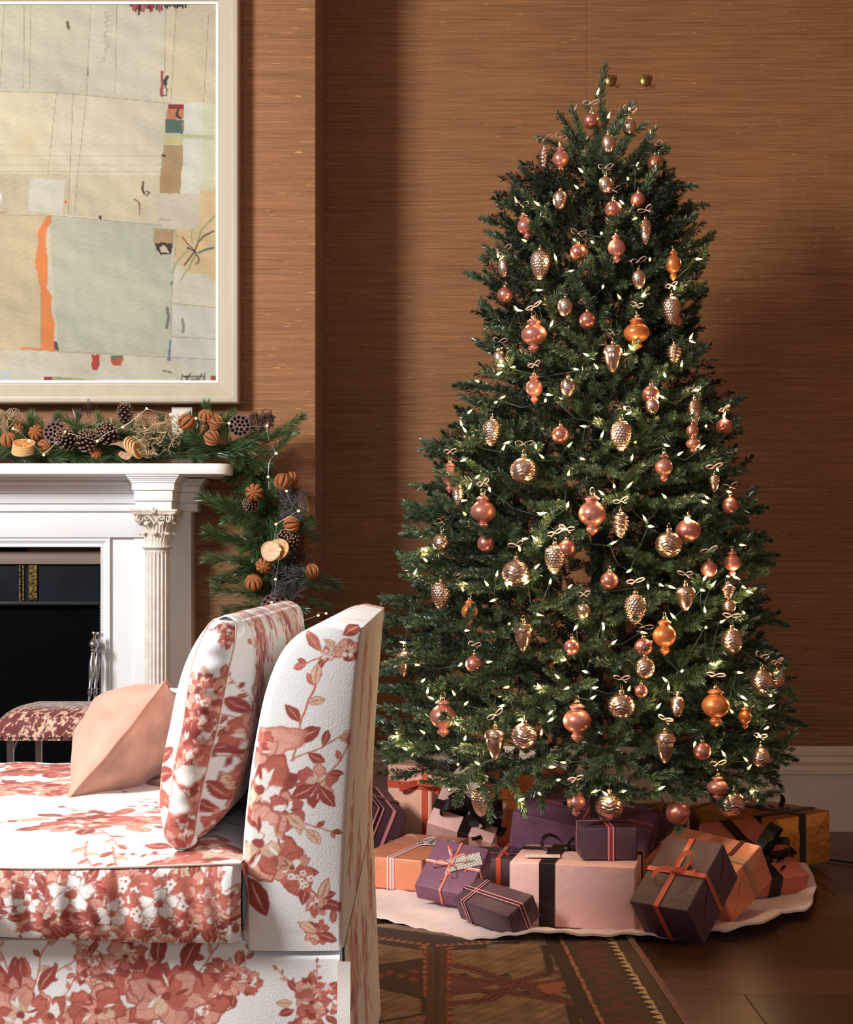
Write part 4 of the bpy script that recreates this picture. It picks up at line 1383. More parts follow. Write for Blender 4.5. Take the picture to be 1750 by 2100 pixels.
# ------------------------------------------------------------------ tree skirt
TC = (.46, 4.20)
epx = [(764, 1889), (830, 1902), (916, 1915), (964, 1929), (1066, 1934), (1204, 1930), (1297, 1929), (1398, 1931), (1450, 1920), (1489, 1925), (1566, 1916), (1604, 1890), (1650, 1885), (1668, 1851), (1675, 1833), (1656, 1797)]
ang_r = []
for p in epx:
    x, y = PF(*p, .004)
    ang_r.append((math.atan2(y - TC[1], x - TC[0]) % (2 * PI), math.hypot(x - TC[0], y - TC[1])))
ang_r.sort()
aa = np.array([a for a, _ in ang_r]); rr_ = np.array([r for _, r in ang_r])
ta = np.linspace(0, 2 * PI, 420, endpoint=False)
ext = np.concatenate([[aa[-1] - 2 * PI], aa, [aa[0] + 2 * PI]])
exr = np.concatenate([[rr_[-1]], rr_, [rr_[0]]])
Rt = np.interp(ta, ext, exr)
back_m = (ta > .15) & (ta < PI - .1)
Rt = np.where(back_m, np.minimum(Rt, .62), Rt)
rad = np.concatenate([np.linspace(.03, .9, 40), np.linspace(.91, 1, 12)])
TA, RA = np.meshgrid(ta, rad, indexing='ij')
RR = RA * Rt[:, None]
X = TC[0] + RR * np.cos(TA)
Y = TC[1] + RR * np.sin(TA)
wave = .5 + .5 * np.sin(TA * 9 + 1.3 * np.sin(TA * 4)) * np.sin(TA * 3.1 + 1)
Z = .009 + .030 * wave * smooth01((RA - .78) / .2) ** 2 + .0028 * np.sin(X * 38 + Y * 15) * smooth01((.97 - RA) / .1) + .002 * np.sin(X * 90 - Y * 60)
Z = np.maximum(Z, .0085)
m = MB().grid(np.stack([X, Y, Z], -1), closeu=True)
m.grid(np.stack([X[:, -1:].repeat(3, 1), Y[:, -1:].repeat(3, 1), np.stack([Z[:, -1], Z[:, -1] - .003, Z[:, -1] - .006], 1)], -1), closeu=True)
o = m.obj('tree_skirt', mat('cream_wool_felt', srgb(244, 214, 204), .95, var=.05, vscale=14, sheen=.3, bump=.35, bscale=380, bdist=.002), None, 60)
tag(o, 'round blush wool tree skirt spread on the floor under the presents', 'tree skirt')

# ------------------------------------------------------------------ Christmas tree
TX, TY = .50, 4.21
prL = [(135, 1236), (200, 1222), (235, 1148), (300, 1108), (420, 1035), (525, 995), (690, 985), (830, 950), (930, 885), (1060, 845), (1190, 832), (1310, 795), (1430, 795), (1550, 765), (1620, 860), (1700, 1000)]
prR = [(135, 1248), (205, 1262), (215, 1300), (305, 1358), (440, 1405), (500, 1438), (590, 1430), (690, 1422), (850, 1500), (930, 1505), (1070, 1530), (1190, 1548), (1280, 1560), (1380, 1608), (1540, 1582), (1620, 1560), (1700, 1420)]
SPX = TY / F
def axis_px(z):
    return CX + TX / SPX
def Rad(z, ang):
    """silhouette radius at height z in direction ang (0 = +x right, -pi/2 = towards the room)"""
    py = YH + (H - z) / SPX
    l = (axis_px(z) - np.interp(py, [p[0] for p in prL], [p[1] for p in prL])) * SPX
    r = (np.interp(py, [p[0] for p in prR], [p[1] for p in prR]) - axis_px(z)) * SPX
    c = math.cos(ang)
    m = (l + r) / 2
    return max(.02, m + (r - l) / 2 * c)

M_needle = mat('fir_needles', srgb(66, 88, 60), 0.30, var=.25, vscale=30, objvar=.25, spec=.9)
M_needle_shade = mat('shade_dark_inner_needles', srgb(24, 34, 22), 0.5, var=.25, vscale=30, spec=.4)  # darker green paints the shade in the gaps deep inside the tree
M_bark = mat('branch_wire', srgb(58, 50, 34), 0.7)
M_trunk = mat('dark_trunk', srgb(36, 30, 24), 0.8)

def needles(p0, p1, ndl, wid, per_m, rg, spread=.85, tip=True):
    """quads along a twig, fully vectorised; returns (n*4,3) vertices"""
    p0, p1 = np.array(p0, float), np.array(p1, float)
    d = p1 - p0
    L_ = np.linalg.norm(d)
    d /= L_
    n = max(8, int(per_m * L_))
    t = rg.uniform(0, 1, n) ** .95
    a = rg.uniform(0, 2 * PI, n)
    up = np.array((0, 0, 1.)) if abs(d[2]) < .9 else np.array((1., 0, 0))
    e1 = np.cross(d, up); e1 /= np.linalg.norm(e1)
    e2 = np.cross(d, e1)
    rad = e1[None] * np.cos(a)[:, None] + e2[None] * np.sin(a)[:, None]
    fwd = spread * (.88 + .24 * rg.uniform(0, 1, n)) * np.where(t > .9, .45, 1)
    nd = d[None] * np.cos(fwd)[:, None] + rad * np.sin(fwd)[:, None]
    ln = ndl * rg.uniform(.75, 1.1, n) * np.where(t > .9, .9, 1)
    b = p0[None] + d[None] * (t * L_)[:, None]
    tipv = b + nd * ln[:, None]
    side = np.cross(nd, rad + rg.normal(0, .6, (n, 3)))
    side /= np.linalg.norm(side, axis=1, keepdims=True) + 1e-9
    w_ = wid / 2
    mid = b * .45 + tipv * .55
    V = np.stack([b - side * w_ * .7, mid - side * w_, tipv, mid + side * w_], 1)
    return V.reshape(-1, 3), n
def add_needles(m, *a, **k):
    V, n = needles(*a, **k)
    m.add(V, (np.arange(n * 4).reshape(n, 4)).tolist())

def fir_branch(Lb, seed, width=.13, sub=None):
    rg = np.random.default_rng(seed)
    r = random.Random(seed)
    m = MB()
    stem = MB()
    bend = r.uniform(-.05, .05)
    def mainp(t):
        return np.array((Lb * t, bend * Lb * t * t, .07 * Lb * math.sin(t * PI) - .02 * Lb * t))
    pts = [mainp(t) for t in np.linspace(0, 1, 6)]
    stem.tube([tuple(p) for p in pts], [.004 * (1 - .7 * i / 5) for i in range(6)], 5)
    dens = 2300
    for a, b in zip(pts[:-1], pts[1:]):
        add_needles(m, a, b, .0225, .0026, dens, rg)
    add_needles(m, pts[-1], pts[-1] + (pts[-1] - pts[-2]) * .25, .019, .0026, dens * 1.1, rg, spread=.6)
    n = sub if sub is not None else int(Lb / .058)
    for i in range(n):
        t = .22 + .70 * i / max(1, n - 1)
        s = 1 if i % 2 else -1
        p = mainp(t)
        ln = width * (1.15 - .55 * t) * r.uniform(.8, 1.15)
        an = s * r.uniform(.6, .95)
        el = r.uniform(-.35, .5)
        q = p + np.array((math.cos(an) * math.cos(el), math.sin(an) * math.cos(el), math.sin(el))) * ln
        stem.tube([tuple(p), tuple((p + q) / 2 + np.array((0, 0, .004))), tuple(q)], [.0022, .0018, .001], 4)
        add_needles(m, p, q, .0215, .0026, dens, rg)
        add_needles(m, q, q + (q - p) / ln * .008, .017, .0026, dens * 1.6, rg, spread=.5)
    me = m.mesh('needles')
    me.materials.append(M_needle)
    ms = stem.mesh('twig', 60)
    ms.materials.append(M_bark)
    # one mesh holds both
    bm = bmesh.new()
    bm.from_mesh(me)
    k = len(bm.faces)
    bm.from_mesh(ms)
    bm.faces.ensure_lookup_table()
    for f_ in bm.faces[k:]:
        f_.material_index = 1
    bm.to_mesh(me)
    bm.free()
    me.materials.append(M_bark)
    return me

tree = tag(empty('christmas_tree', (TX, TY, 0)), 'tall green artificial fir tree with ornaments and warm lights standing before the copper wall', 'christmas tree')
lib = []
for i, L_ in enumerate((.11, .11, .16, .16, .21, .21, .26, .26, .31, .31)):
    lib.append((L_, fir_branch(L_, 40 + i, width=.085 if L_ < .15 else (.10 if L_ < .2 else .12))))
MB().tube([(0, 0, .02), (0, 0, 1.2), (0, 0, 2.15)], [.022, .016, .006], 10).obj('trunk', M_trunk, tree, 60)
st_ = MB()
for k in range(4):
    a = k * PI / 2 + .4
    st_.tube([(0, 0, .16), (.10 * math.cos(a), .10 * math.sin(a), .03), (.26 * math.cos(a), .26 * math.sin(a), .017)], .008, 6)
st_.obj('stand', mat('stand_metal', srgb(26, 34, 28), .5, metal=.5), tree, 60)
def place_branch(me, tip, direction, roll=0, name='branch'):
    d = Vector(direction).normalized()
    q_ = d.to_track_quat('X', 'Z')
    o = link(name, me, tree)
    o.matrix_local = Matrix.Translation(Vector(tip) - Vector((TX, TY, 0))) @ q_.to_matrix().to_4x4() @ Matrix.Rotation(roll, 4, 'X')
    return o
branches = []
z = .355
ring = 0
while z < 2.16:
    y_ = (z - .2) / 2.0
    el = .02 + .95 * max(0, y_) ** 1.6
    Rm = Rad(z, -PI / 2)
    n = max(7, int(2 * PI * Rm / .108))
    for k in range(n):
        a = 2 * PI * (k + .5 * (ring % 2)) / n + rnd.uniform(-.5, .5) / n
        zz = z + rnd.uniform(-.03, .03)
        e2 = el + rnd.uniform(-.18, .2)
        Rr = Rad(zz, a) * rnd.uniform(.90, 1.06)
        branches.append((zz, a, e2, Rr))
    z += .076 + .008 * (z < 1)
    ring += 1
front = [b for b in branches if math.sin(b[1]) < .30]
rear = [b for b in branches if math.sin(b[1]) >= .30]
def tipbase(b, L_):
    zz, a, e2, Rr = b
    tip = Vector((TX + Rr * math.cos(a), TY + Rr * math.sin(a), zz))
    d = Vector((math.cos(a) * math.cos(e2), math.sin(a) * math.cos(e2), math.sin(e2)))
    return tip, d
front.sort(key=lambda b: b[0])
def pick(Rr):
    want = min(.31, max(.10, Rr * .62))
    c = sorted(lib, key=lambda t: abs(t[0] - want))[:3]
    return rnd.choice(c)
cnt = 0
stuff_list = []
step = max(1.0, len(front) / 270.0)
nf = len(front)
for i, b in enumerate(front):
    L_, me = pick(b[3])
    tip, d = tipbase(b, L_)
    if cnt < 272 and (int(i / step) != int((i - 1) / step) or i == 0):
        place_branch(me, tip - d * L_, d, rnd.uniform(-.5, .5))
        cnt += 1
    else:
        stuff_list.append((tip, d, L_))
# crown: the leader and the sprays around it
def pxtip(px, py, dy):
    D = TY + dy
    return Vector(P(px, py, D))
short, mid = lib[0][1], lib[2][1]
lead = fir_branch(.16, 77, sub=0)
thin = fir_branch(.12, 78, sub=0)
for (px, py, dy, L_, me, dx, dz) in [(1241, 140, 0, .16, lead, .03, 1), (1238, 235, -.02, .12, thin, -.02, 1), (1150, 237, -.05, .12, thin, -.5, .9), (1175, 225, -.03, .12, thin, -.25, 1), (1207, 215, -.03, .12, thin, -.25, 1),
                               (1298, 218, -.02, .16, lead, .7, .8), (1320, 258, -.02, .12, thin, .8, .7), (1356, 300, -.03, .16, lead, .9, .45), (1110, 285, -.02, .12, thin, -1, .5), (1030, 420, 0, .12, thin, -1, .3),
                               (1407, 438, -.05, .16, lead, .6, .8), (1440, 500, 0, .16, lead, 1, .15), (993, 525, 0, .16, lead, -1, .1), (880, 930, 0, .16, lead, -1, .05), (843, 1060, 0, .16, lead, -1, .35), (1500, 850, 0, .16, lead, 1, .1),
                               (1526, 1068, 0, .16, lead, 1, -.05), (1160, 275, -.08, .12, thin, -.6, .7), (1190, 262, -.10, .12, thin, -.3, .8), (1225, 268, -.12, .12, thin, -.1, .9), (1265, 258, -.10, .12, thin, .3, .8), (1290, 285, -.10, .12, thin, .5, .7),
                               (1330, 300, -.06, .12, thin, .8, .5), (1140, 310, -.10, .12, thin, -.8, .5), (1200, 320, -.16, .12, thin, -.2, .6), (1250, 310, -.16, .12, thin, .1, .7), (1300, 330, -.14, .12, thin, .6, .4), (1345, 345, -.06, .12, thin, .9, .3), (1275, 230, -.03, .12, thin, .3, .9), (1215, 300, .05, .16, lead, -.2, .9), (1270, 300, .05, .16, lead, .4, .9)]:
    d = Vector((dx, rnd.uniform(-.15, .05), dz)).normalized()
    tip = pxtip(px, py, dy)
    place_branch(me, tip - d * L_, d, rnd.uniform(-2, 2))
    cnt += 1
for (px, py, dy, dx, dz) in [(1005, 1675, -.52, .25, -1), (935, 1640, -.50, -.5, -.6), (1075, 1665, -.5, .5, -1), (1110, 1655, -.5, .1, -1), (1390, 1700, -.5, -.1, -1), (1290, 1640, -.5, .6, -.4), (1480, 1650, -.45, .8, -.5), (1560, 1640, -.3, .9, -.3), (800, 1560, -.2, -.9, -.1), (1170, 1625, -.55, -.6, -.3), (1340, 1600, -.55, .5, -.2)]:
    d = Vector((dx, -.5, dz)).normalized()
    tip = pxtip(px, py, dy)
    place_branch(thin if abs(dz) > .6 else mid, tip - d * (.12 if abs(dz) > .6 else .16), d, 0)
    cnt += 1
# everything that cannot be told apart: foliage deep inside and at the back
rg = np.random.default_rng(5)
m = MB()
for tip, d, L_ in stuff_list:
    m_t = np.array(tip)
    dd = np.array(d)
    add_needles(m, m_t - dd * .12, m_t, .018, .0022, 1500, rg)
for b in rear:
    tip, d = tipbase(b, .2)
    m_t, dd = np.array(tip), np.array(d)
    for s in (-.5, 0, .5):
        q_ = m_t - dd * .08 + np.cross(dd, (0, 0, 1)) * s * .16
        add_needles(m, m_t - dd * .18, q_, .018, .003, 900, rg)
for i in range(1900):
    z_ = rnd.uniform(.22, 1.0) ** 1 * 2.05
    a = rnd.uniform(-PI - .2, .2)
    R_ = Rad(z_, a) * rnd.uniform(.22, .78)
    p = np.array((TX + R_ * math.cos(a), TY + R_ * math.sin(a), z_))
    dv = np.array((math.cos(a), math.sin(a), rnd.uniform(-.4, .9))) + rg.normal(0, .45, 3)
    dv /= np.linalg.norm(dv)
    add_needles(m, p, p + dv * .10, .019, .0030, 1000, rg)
o = m.obj('inner_foliage', M_needle_shade, tree)
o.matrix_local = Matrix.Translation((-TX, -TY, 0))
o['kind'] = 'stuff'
print('BRANCHES', cnt, 'front', nf, 'rear', len(rear), 'tris', len(m.F) * 2)

def on_tree(px, py, frac=1.0, out=0.0):
    """world point on the tree's visible surface seen through that pixel"""
    D = TY - .3
    for _ in range(12):
        x, y, z_ = P(px, py, D)
        dx = x - TX
        R0 = Rad(z_, -PI / 2)
        Rx = Rad(z_, 0 if dx > 0 else PI)
        R_ = R0 * math.sqrt(max(0.0, 1 - min(1, abs(dx) / max(Rx, .01)) ** 2)) * frac
        D = D * .4 + .6 * (TY - R_ - out)
    return Vector(P(px, py, D))

# ------------------------------------------------------------------ ornaments
M_rose = mat('rose_matte_glass', srgb(196, 122, 108), .30, metal=.75, coat=.0)
M_coral = mat('coral_frosted_glass', srgb(190, 120, 104), .34, metal=.55, spec=.6)
M_amber = mat('amber_frosted_glass', srgb(200, 116, 62), .36, metal=.45)
M_silver = mat('mercury_glass', srgb(214, 178, 158), .22, metal=.95, var=.35, vscale=90, rvar=.12)
M_cap = mat('ornament_cap', srgb(206, 176, 140), .25, metal=1)
M_ribbon = mat('blush_satin', srgb(222, 176, 160), .45, sheen=.4)

def sphere_prof(n=22, r=.5, c=-.5):
    return [(r * math.sin(t) + 1e-4, c - r * math.cos(t)) for t in np.linspace(0, PI, n)]
def bumps_cone(r, z_, th):
    # egg covered with staggered studs
    row = np.floor(-z_ * 11)
    a = np.abs(np.sin(-z_ * 11 * PI)) * np.abs(np.sin(th * 9 + (row % 2) * PI / 2))
    return r * (1 + .11 * a ** .8)
def bumps_lattice(r, z_, th):
    return r * (1 + .07 * np.abs(np.sin(th * 8 + z_ * 26)) * np.abs(np.sin(th * 8 - z_ * 26)))
def bumps_swirl(r, z_, th):
    return r * (1 + .12 * np.sin(z_ * 38 + th * 2))
def bumps_chev(r, z_, th):
    tri = np.abs(((th * 6 / (2 * PI)) % 1) - .5)
    return r * (1 + .045 * np.abs(np.sin((z_ * 7 + tri * 1.5) * PI)))
def bumps_scale(r, z_, th):
    row = np.floor(-z_ * 9)
    t = (-z_ * 9) % 1
    return r * (.92 + .16 * (t ** 1.5) * (.5 + .5 * np.abs(np.cos(th * 4 + (row % 2) * PI / 2))))
egg = [(.5 * math.sin(t) ** .9 * (1 + .14 * math.cos(t)), -.5 + .5 * math.cos(t)) for t in np.linspace(PI - .02, .12, 64)]
cone_egg = [(max(.01, .5 * (math.sin(t) ** .85) * (.80 + .30 * math.cos(t - .5))), -.5 + .5 * math.cos(t)) for t in np.linspace(PI - .02, .14, 64)]
finial = [(.17, 0), (.20, .03), (.27, .055), (.285, .085), (.25, .115), (.215, .14), (.235, .165), (.29, .19), (.36, .23), (.44, .30), (.49, .38), (.5, .45), (.48, .53), (.42, .61), (.33, .68), (.22, .73), (.15, .76), (.165, .78), (.22, .81), (.225, .85), (.18, .90), (.10, .95), (.03, .985), (.002, 1.0)]
finial = [(a, -b) for a, b in finial][::-1]
acorn_cup = [(.02, 0), (.22, -.02), (.40, -.08), (.49, -.18), (.505, -.28), (.48, -.34), (.42, -.35)][::-1]
acorn_nut = [(.002, -1), (.05, -.985), (.15, -.93), (.27, -.80), (.37, -.62), (.425, -.45), (.43, -.34)]
def dens(pf, n):
    p = np.array(pf)
    t = np.linspace(0, len(p) - 1, n)
    i = np.arange(len(p))
    return np.stack([np.interp(t, i, p[:, 0]), np.interp(t, i, p[:, 1])], 1)
MES = {}
def reg(k, m, mt, sm=180):
    me = m.mesh(k, sm)
    me.materials.append(mt)
    MES[k] = me
reg('bauble', MB().lathe(sphere_prof(), 28), M_rose)
reg('finial', MB().lathe(dens(finial, 70), 32), M_coral)
reg('finial_amber', MB().lathe(dens(finial, 70), 32), M_amber)
reg('studded', MB().lathe(cone_egg, 72, rfun=bumps_cone), M_silver)
reg('pinecone', MB().lathe(egg, 64, rfun=bumps_lattice), M_silver)
reg('scaled', MB().lathe(dens([(max(.02, .5 * math.sin(t) ** .8 * (.85 + .25 * math.cos(t))), -.5 + .5 * math.cos(t)) for t in np.linspace(PI - .02, .14, 40)], 90), 48, rfun=bumps_scale), M_silver, 40)
reg('swirl', MB().lathe(dens(cone_egg, 90), 36, rfun=bumps_swirl), M_silver)
reg('chevron', MB().lathe(dens(sphere_prof(60)[::-1][::-1], 80), 96, rfun=bumps_chev), M_silver, 50)
reg('acorn_cup', MB().lathe(dens(acorn_cup, 40), 48, rfun=bumps_lattice), M_silver)
reg('acorn_nut', MB().lathe(dens(acorn_nut, 30), 40, rfun=lambda r, z_, th: r * (1 + .035 * np.abs(np.sin(th * 9)))), M_silver)
capm = MB().lathe([(.0001, .0085), (.0045, .0080), (.0062, .0068), (.0068, .004), (.0068, -.001), (.0062, -.002)][::-1], 16, rfun=lambda r, z_, th: r * (1 + .05 * np.sin(th * 8)))
capm.tube([(math.cos(t) * .0052, 0, .0125 + math.sin(t) * .0062) for t in np.linspace(-PI / 2, PI * 1.5, 15)], .0008, 5)
reg('cap', capm, M_cap, 50)
def bow_mesh(m, a, b, wdt, tails=(1, 1), T=None, tl=1.0, droop=.6, seed=0, knot=True):
    r = random.Random(seed)
    for s in (-1, 1):
        pts, wd = [], []
        tl_ = r.uniform(-.15, .25)
        for k in range(15):
            t = k / 14 * 2 * PI
            x = a * (1 - math.cos(t)) / 2
            z_ = b * math.sin(t) * (math.sin(t / 2) ** .5) + b * .6 * x / a
            pts.append((s * x, .05 * a * math.sin(t * 2), z_ + s * tl_ * x))
            wd.append((0.18 * math.sin(t), 1, .25 * math.sin(t)))
        ww = [wdt * (.55 + .45 * math.sin(k / 14 * PI) ** .6) for k in range(15)]
        m.strip(pts, wd, ww, T)
    for s in tails:
        pts = []
        ln = a * tl * r.uniform(.9, 1.2)
        for k in range(9):
            t = k / 8
            pts.append((s * ln * t * .85, -ln * .5 * t, -b * droop * math.sin(t * PI / 2) + .08 * ln * math.sin(t * 7) + wdt * .1))
        m.strip(pts, [(s * .45, .85, .1)] * 9, wdt * .85, T)
    if knot:
        m.ball((0, 0, 0), wdt * .42, 8, 6, T, (1.1, 1.1, .8))
    return m
for i in range(3):
    reg('bow%d' % i, bow_mesh(MB(), .018 + .003 * i, .007, .0045, tails=[(1, -1), (1,), (-1,)][i], seed=i, tl=.7), M_ribbon, 60)

# kind, px, py (centre), width px, height px, tilt degrees
ORN = [
 ('B', 1212, 248, 33, 33), ('B', 1344, 334, 33, 33), ('B', 1258, 430, 35, 35), ('B', 1309, 410, 31, 31), ('B', 1186, 517, 34, 34), ('B', 1036, 605, 33, 33), ('B', 1205, 657, 35, 35), ('B', 1335, 809, 36, 36),
 ('B', 1150, 892, 36, 36), ('B', 1486, 876, 34, 34), ('B', 1498, 1037, 34, 34), ('B', 1420, 884, 26, 26), ('B', 1387, 659, 25, 25), ('B', 997, 1114, 36, 36), ('B', 1162, 1125, 36, 36), ('B', 973, 1362, 36, 36),
 ('B', 1173, 1327, 33, 33), ('B', 1250, 1191, 37, 37), ('B', 1454, 1167, 34, 34), ('B', 1320, 1327, 37, 37), ('B', 1594, 1393, 32, 32), ('B', 1440, 1540, 37, 37), ('B', 1391, 1667, 50, 50), ('B', 1412, 1088, 52, 46), ('B', 1315, 1417, 28, 28),
 ('F', 1150, 329, 34, 54), ('F', 1073, 467, 34, 52, -12), ('F', 1265, 511, 36, 58), ('G', 1381, 545, 32, 62), ('F', 1095, 690, 53, 70), ('G', 1306, 686, 53, 66), ('F', 1096, 799, 35, 60), ('F', 1362, 961, 36, 58),
 ('F', 991, 1053, 52, 70), ('F', 1215, 1058, 56, 82), ('F', 923, 981, 40, 62), ('G', 963, 1257, 34, 52), ('F', 909, 1474, 55, 77), ('F', 1184, 1483, 58, 80), ('F', 1182, 1648, 38, 56), ('G', 1363, 1308, 48, 74), ('G', 1468, 1452, 57, 78),
 ('F', 1502, 1157, 36, 52), ('G', 1528, 1473, 27, 44), ('F', 1472, 1617, 44, 50), ('F', 1422, 912, 30, 34),
 ('P', 1248, 296, 28, 40), ('P', 1291, 261, 27, 35), ('P', 1242, 380, 27, 36), ('P', 1149, 411, 29, 40), ('K', 1324, 475, 27, 52), ('C', 1108, 544, 39, 62), ('P', 1034, 549, 25, 42), ('P', 1310, 573, 27, 40), ('P', 1160, 631, 31, 41),
 ('C', 1377, 638, 38, 60), ('P', 1165, 796, 30, 42), ('P', 1025, 737, 27, 38), ('C', 1009, 888, 35, 57), ('C', 1274, 895, 41, 65), ('K', 1424, 849, 29, 60), ('K', 940, 1018, 29, 48), ('P', 1338, 834, 27, 34), ('C', 1138, 1148, 41, 62),
 ('C', 905, 1222, 41, 56), ('P', 1197, 1254, 27, 34), ('C', 987, 1645, 39, 60), ('C', 1303, 1250, 44, 64), ('K', 1390, 1449, 32, 44),
 ('S', 1117, 325, 24, 46), ('S', 1383, 726, 32, 42), ('S', 1273, 1077, 34, 55), ('S', 1492, 1213, 26, 32),
 ('M', 1075, 966, 56, 56), ('M', 907, 1112, 38, 38), ('M', 1059, 1175, 57, 57), ('M', 1076, 1509, 54, 54), ('M', 1372, 1117, 54, 54), ('M', 1501, 1315, 43, 54), ('M', 1275, 1448, 54, 54), ('M', 1250, 1653, 56, 56), ('M', 1499, 1648, 55, 55),
 ('M', 1562, 1397, 46, 48), ('M', 1323, 1370, 40, 46), ('M', 1495, 1243, 28, 28), ('M', 1560, 1553, 38, 42),
 ('A', 1257, 736, 38, 62), ('A', 1074, 1307, 42, 63), ('A', 829, 1362, 35, 54), ('A', 1016, 1525, 43, 67), ('A', 1406, 1228, 39, 54), ('A', 1364, 1533, 42, 67), ('A', 1465, 992, 22, 36)]
KN = {'B': ('glass_bauble', 'bauble', 'matte rose glass bauble', 'bauble', 'matte rose baubles on the tree'),
      'F': ('finial_ornament', 'finial', 'frosted coral finial ornament', 'ornament', 'frosted coral finials on the tree'),
      'G': ('finial_ornament', 'finial_amber', 'frosted amber finial ornament', 'ornament', 'frosted amber finials on the tree'),
      'P': ('pinecone_ornament', 'pinecone', 'little silvery latticed pinecone ornament', 'ornament', 'small latticed pinecone ornaments'),
      'C': ('pinecone_ornament', 'studded', 'silvery studded pinecone ornament', 'ornament', 'studded pinecone ornaments'),
      'K': ('pinecone_ornament', 'scaled', 'long silvery scaled pinecone ornament', 'ornament', 'scaled pinecone ornaments'),
      'S': ('swirl_ornament', 'swirl', 'silvery spiral cone ornament', 'ornament', 'spiral cone ornaments'),
      'M': ('mercury_glass_ball', 'chevron', 'grooved mercury glass ball', 'ornament', 'grooved mercury glass balls'),
      'A': ('acorn_ornament', None, 'silvery acorn ornament', 'ornament', 'acorn ornaments on the tree')}
by_kind = {}
for q in ORN:
    by_kind.setdefault(q[0], []).append(q)
for kd, L_ in by_kind.items():
    L_.sort(key=lambda q: q[2])
    nm, mk, desc, cat, grp = KN[kd]
    for i, q in enumerate(L_):
        kd_, px, py, w_, h_ = q[:5]
        c = on_tree(px, py, 1.0, .012 if kd != 'B' else .005)
        D = c.y
        W, Hh = w_ * D / F, h_ * D / F
        top = c + Vector((0, 0, Hh / 2))
        side_ = 'left' if px < 1150 else ('right' if px > 1330 else 'centre')
        e = tag(empty(nm, top), '%s, %s from top of tree, %s side' % (desc, ordinal(i), side_), cat, grp)
        if len(q) > 5:
            e.rotation_euler = (0, math.radians(q[5]), 0)
        rz = rnd.uniform(0, 6)
        def part(k, name, sc, dz=0, rot=rz):
            o = link(name, MES[k], e)
            o.scale = sc
            o.location = (0, 0, dz)
            o.rotation_euler = (0, 0, rot)
            return o
        if kd == 'A':
            part('acorn_cup', 'cup', (W, W, Hh))
            part('acorn_nut', 'nut', (W, W, Hh))
        else:
            part(mk, 'body', (W, W, Hh))
        cs_ = max(.6, min(1.15, W / .055))
        part('cap', 'cap', (cs_,) * 3, 0)
        if rnd.random() < .5:
            b_ = part('bow%d' % rnd.randrange(3), 'ribbon_bow', (1, 1, 1), .024 * cs_ + .008, 0)
            b_.rotation_euler = (rnd.uniform(.2, .9), rnd.uniform(-.4, .4), rnd.uniform(-.5, .5))

# ------------------------------------------------------------------ string lights on the tree
c1 = [(875, 298), (945, 455), (1085, 395), (632, 635), (778, 805), (1078, 853), (1135, 765), (353, 1005), (495, 1020), (750, 912), (1043, 1010), (1133, 1103), (903, 1207), (722, 1243), (847, 1265), (413, 1258), (608, 1378), (1220, 1368), (1520, 1372), (915, 1545), (1378, 1560), (1027, 1632), (1168, 1617), (350, 1705), (572, 1810), (1480, 1895), (230, 1358), (690, 1455), (480, 1575)]
c2 = [(1123, 20), (433, 95), (1385, 265), (825, 348), (1040, 340), (1070, 315), (880, 420), (748, 422), (320, 318), (358, 405), (422, 410), (322, 453), (222, 492), (1250, 463), (1340, 410), (1410, 540), (345, 582), (312, 608), (595, 562), (590, 592), (658, 585), (1243, 582), (1025, 630), (1060, 662), (160, 668), (150, 768), (128, 735), (870, 705), (812, 740), (1572, 688), (1475, 740), (390, 825), (352, 868), (535, 842), (713, 852), (898, 798), (1087, 825), (1247, 840), (1320, 897), (1445, 862), (783, 915), (1065, 922), (580, 915), (148, 920), (1537, 972), (207, 1022), (715, 1010), (1043, 1075), (280, 1078), (165, 1082), (970, 1075), (908, 1115), (125, 1150), (710, 1183), (1257, 1135), (1455, 1152), (1487, 1137), (1595, 1098), (150, 1228), (565, 1225), (1143, 1257), (1160, 1290), (1368, 1242), (680, 1305), (1340, 1305)]
c3 = [(930, 160), (817, 317), (900, 323), (800, 390), (228, 390), (228, 455), (150, 532), (890, 497), (852, 575), (655, 545), (722, 605), (603, 603), (455, 593), (452, 635), (985, 587), (1100, 617), (645, 690), (903, 778), (855, 850), (733, 843), (1150, 850), (1310, 835), (1313, 872), (462, 880), (440, 1083), (595, 1075), (92, 955), (155, 1090), (1055, 1062), (1040, 1173), (1210, 1135), (733, 1225), (920, 1230), (1100, 1230), (1250, 1233), (195, 1195), (230, 1262), (400, 1278), (265, 1300), (460, 1335), (700, 1340), (980, 1392), (1003, 1420), (1237, 1300), (420, 1462), (35, 1507), (38, 1532), (215, 1513), (103, 1612), (303, 1612), (460, 1550), (930, 1522), (793, 1430), (1080, 1692), (548, 1702), (420, 1705), (983, 1720), (1030, 1800), (365, 1858), (915, 1878), (797, 1925), (1275, 1862)]
c4 = [(627, 183), (597, 255), (160, 347), (950, 352), (280, 507), (388, 597), (518, 607), (460, 595), (730, 567), (712, 630), (780, 607), (875, 545), (915, 547), (968, 607), (995, 635), (740, 768), (980, 772), (893, 718), (550, 800), (343, 888), (430, 893), (165, 965), (745, 860), (833, 830), (795, 1090), (937, 1137), (595, 1130), (503, 1190), (515, 1240), (268, 1248), (1172, 1125), (1147, 1280), (960, 1283), (1000, 1345), (1130, 1353), (910, 1385), (443, 1355), (1130, 1473), (1080, 1533), (680, 1565), (860, 1648), (1000, 1683), (1077, 1688), (1003, 1733), (1020, 1870), (895, 1895), (135, 1892), (230, 1870), (455, 1855), (570, 2005)]
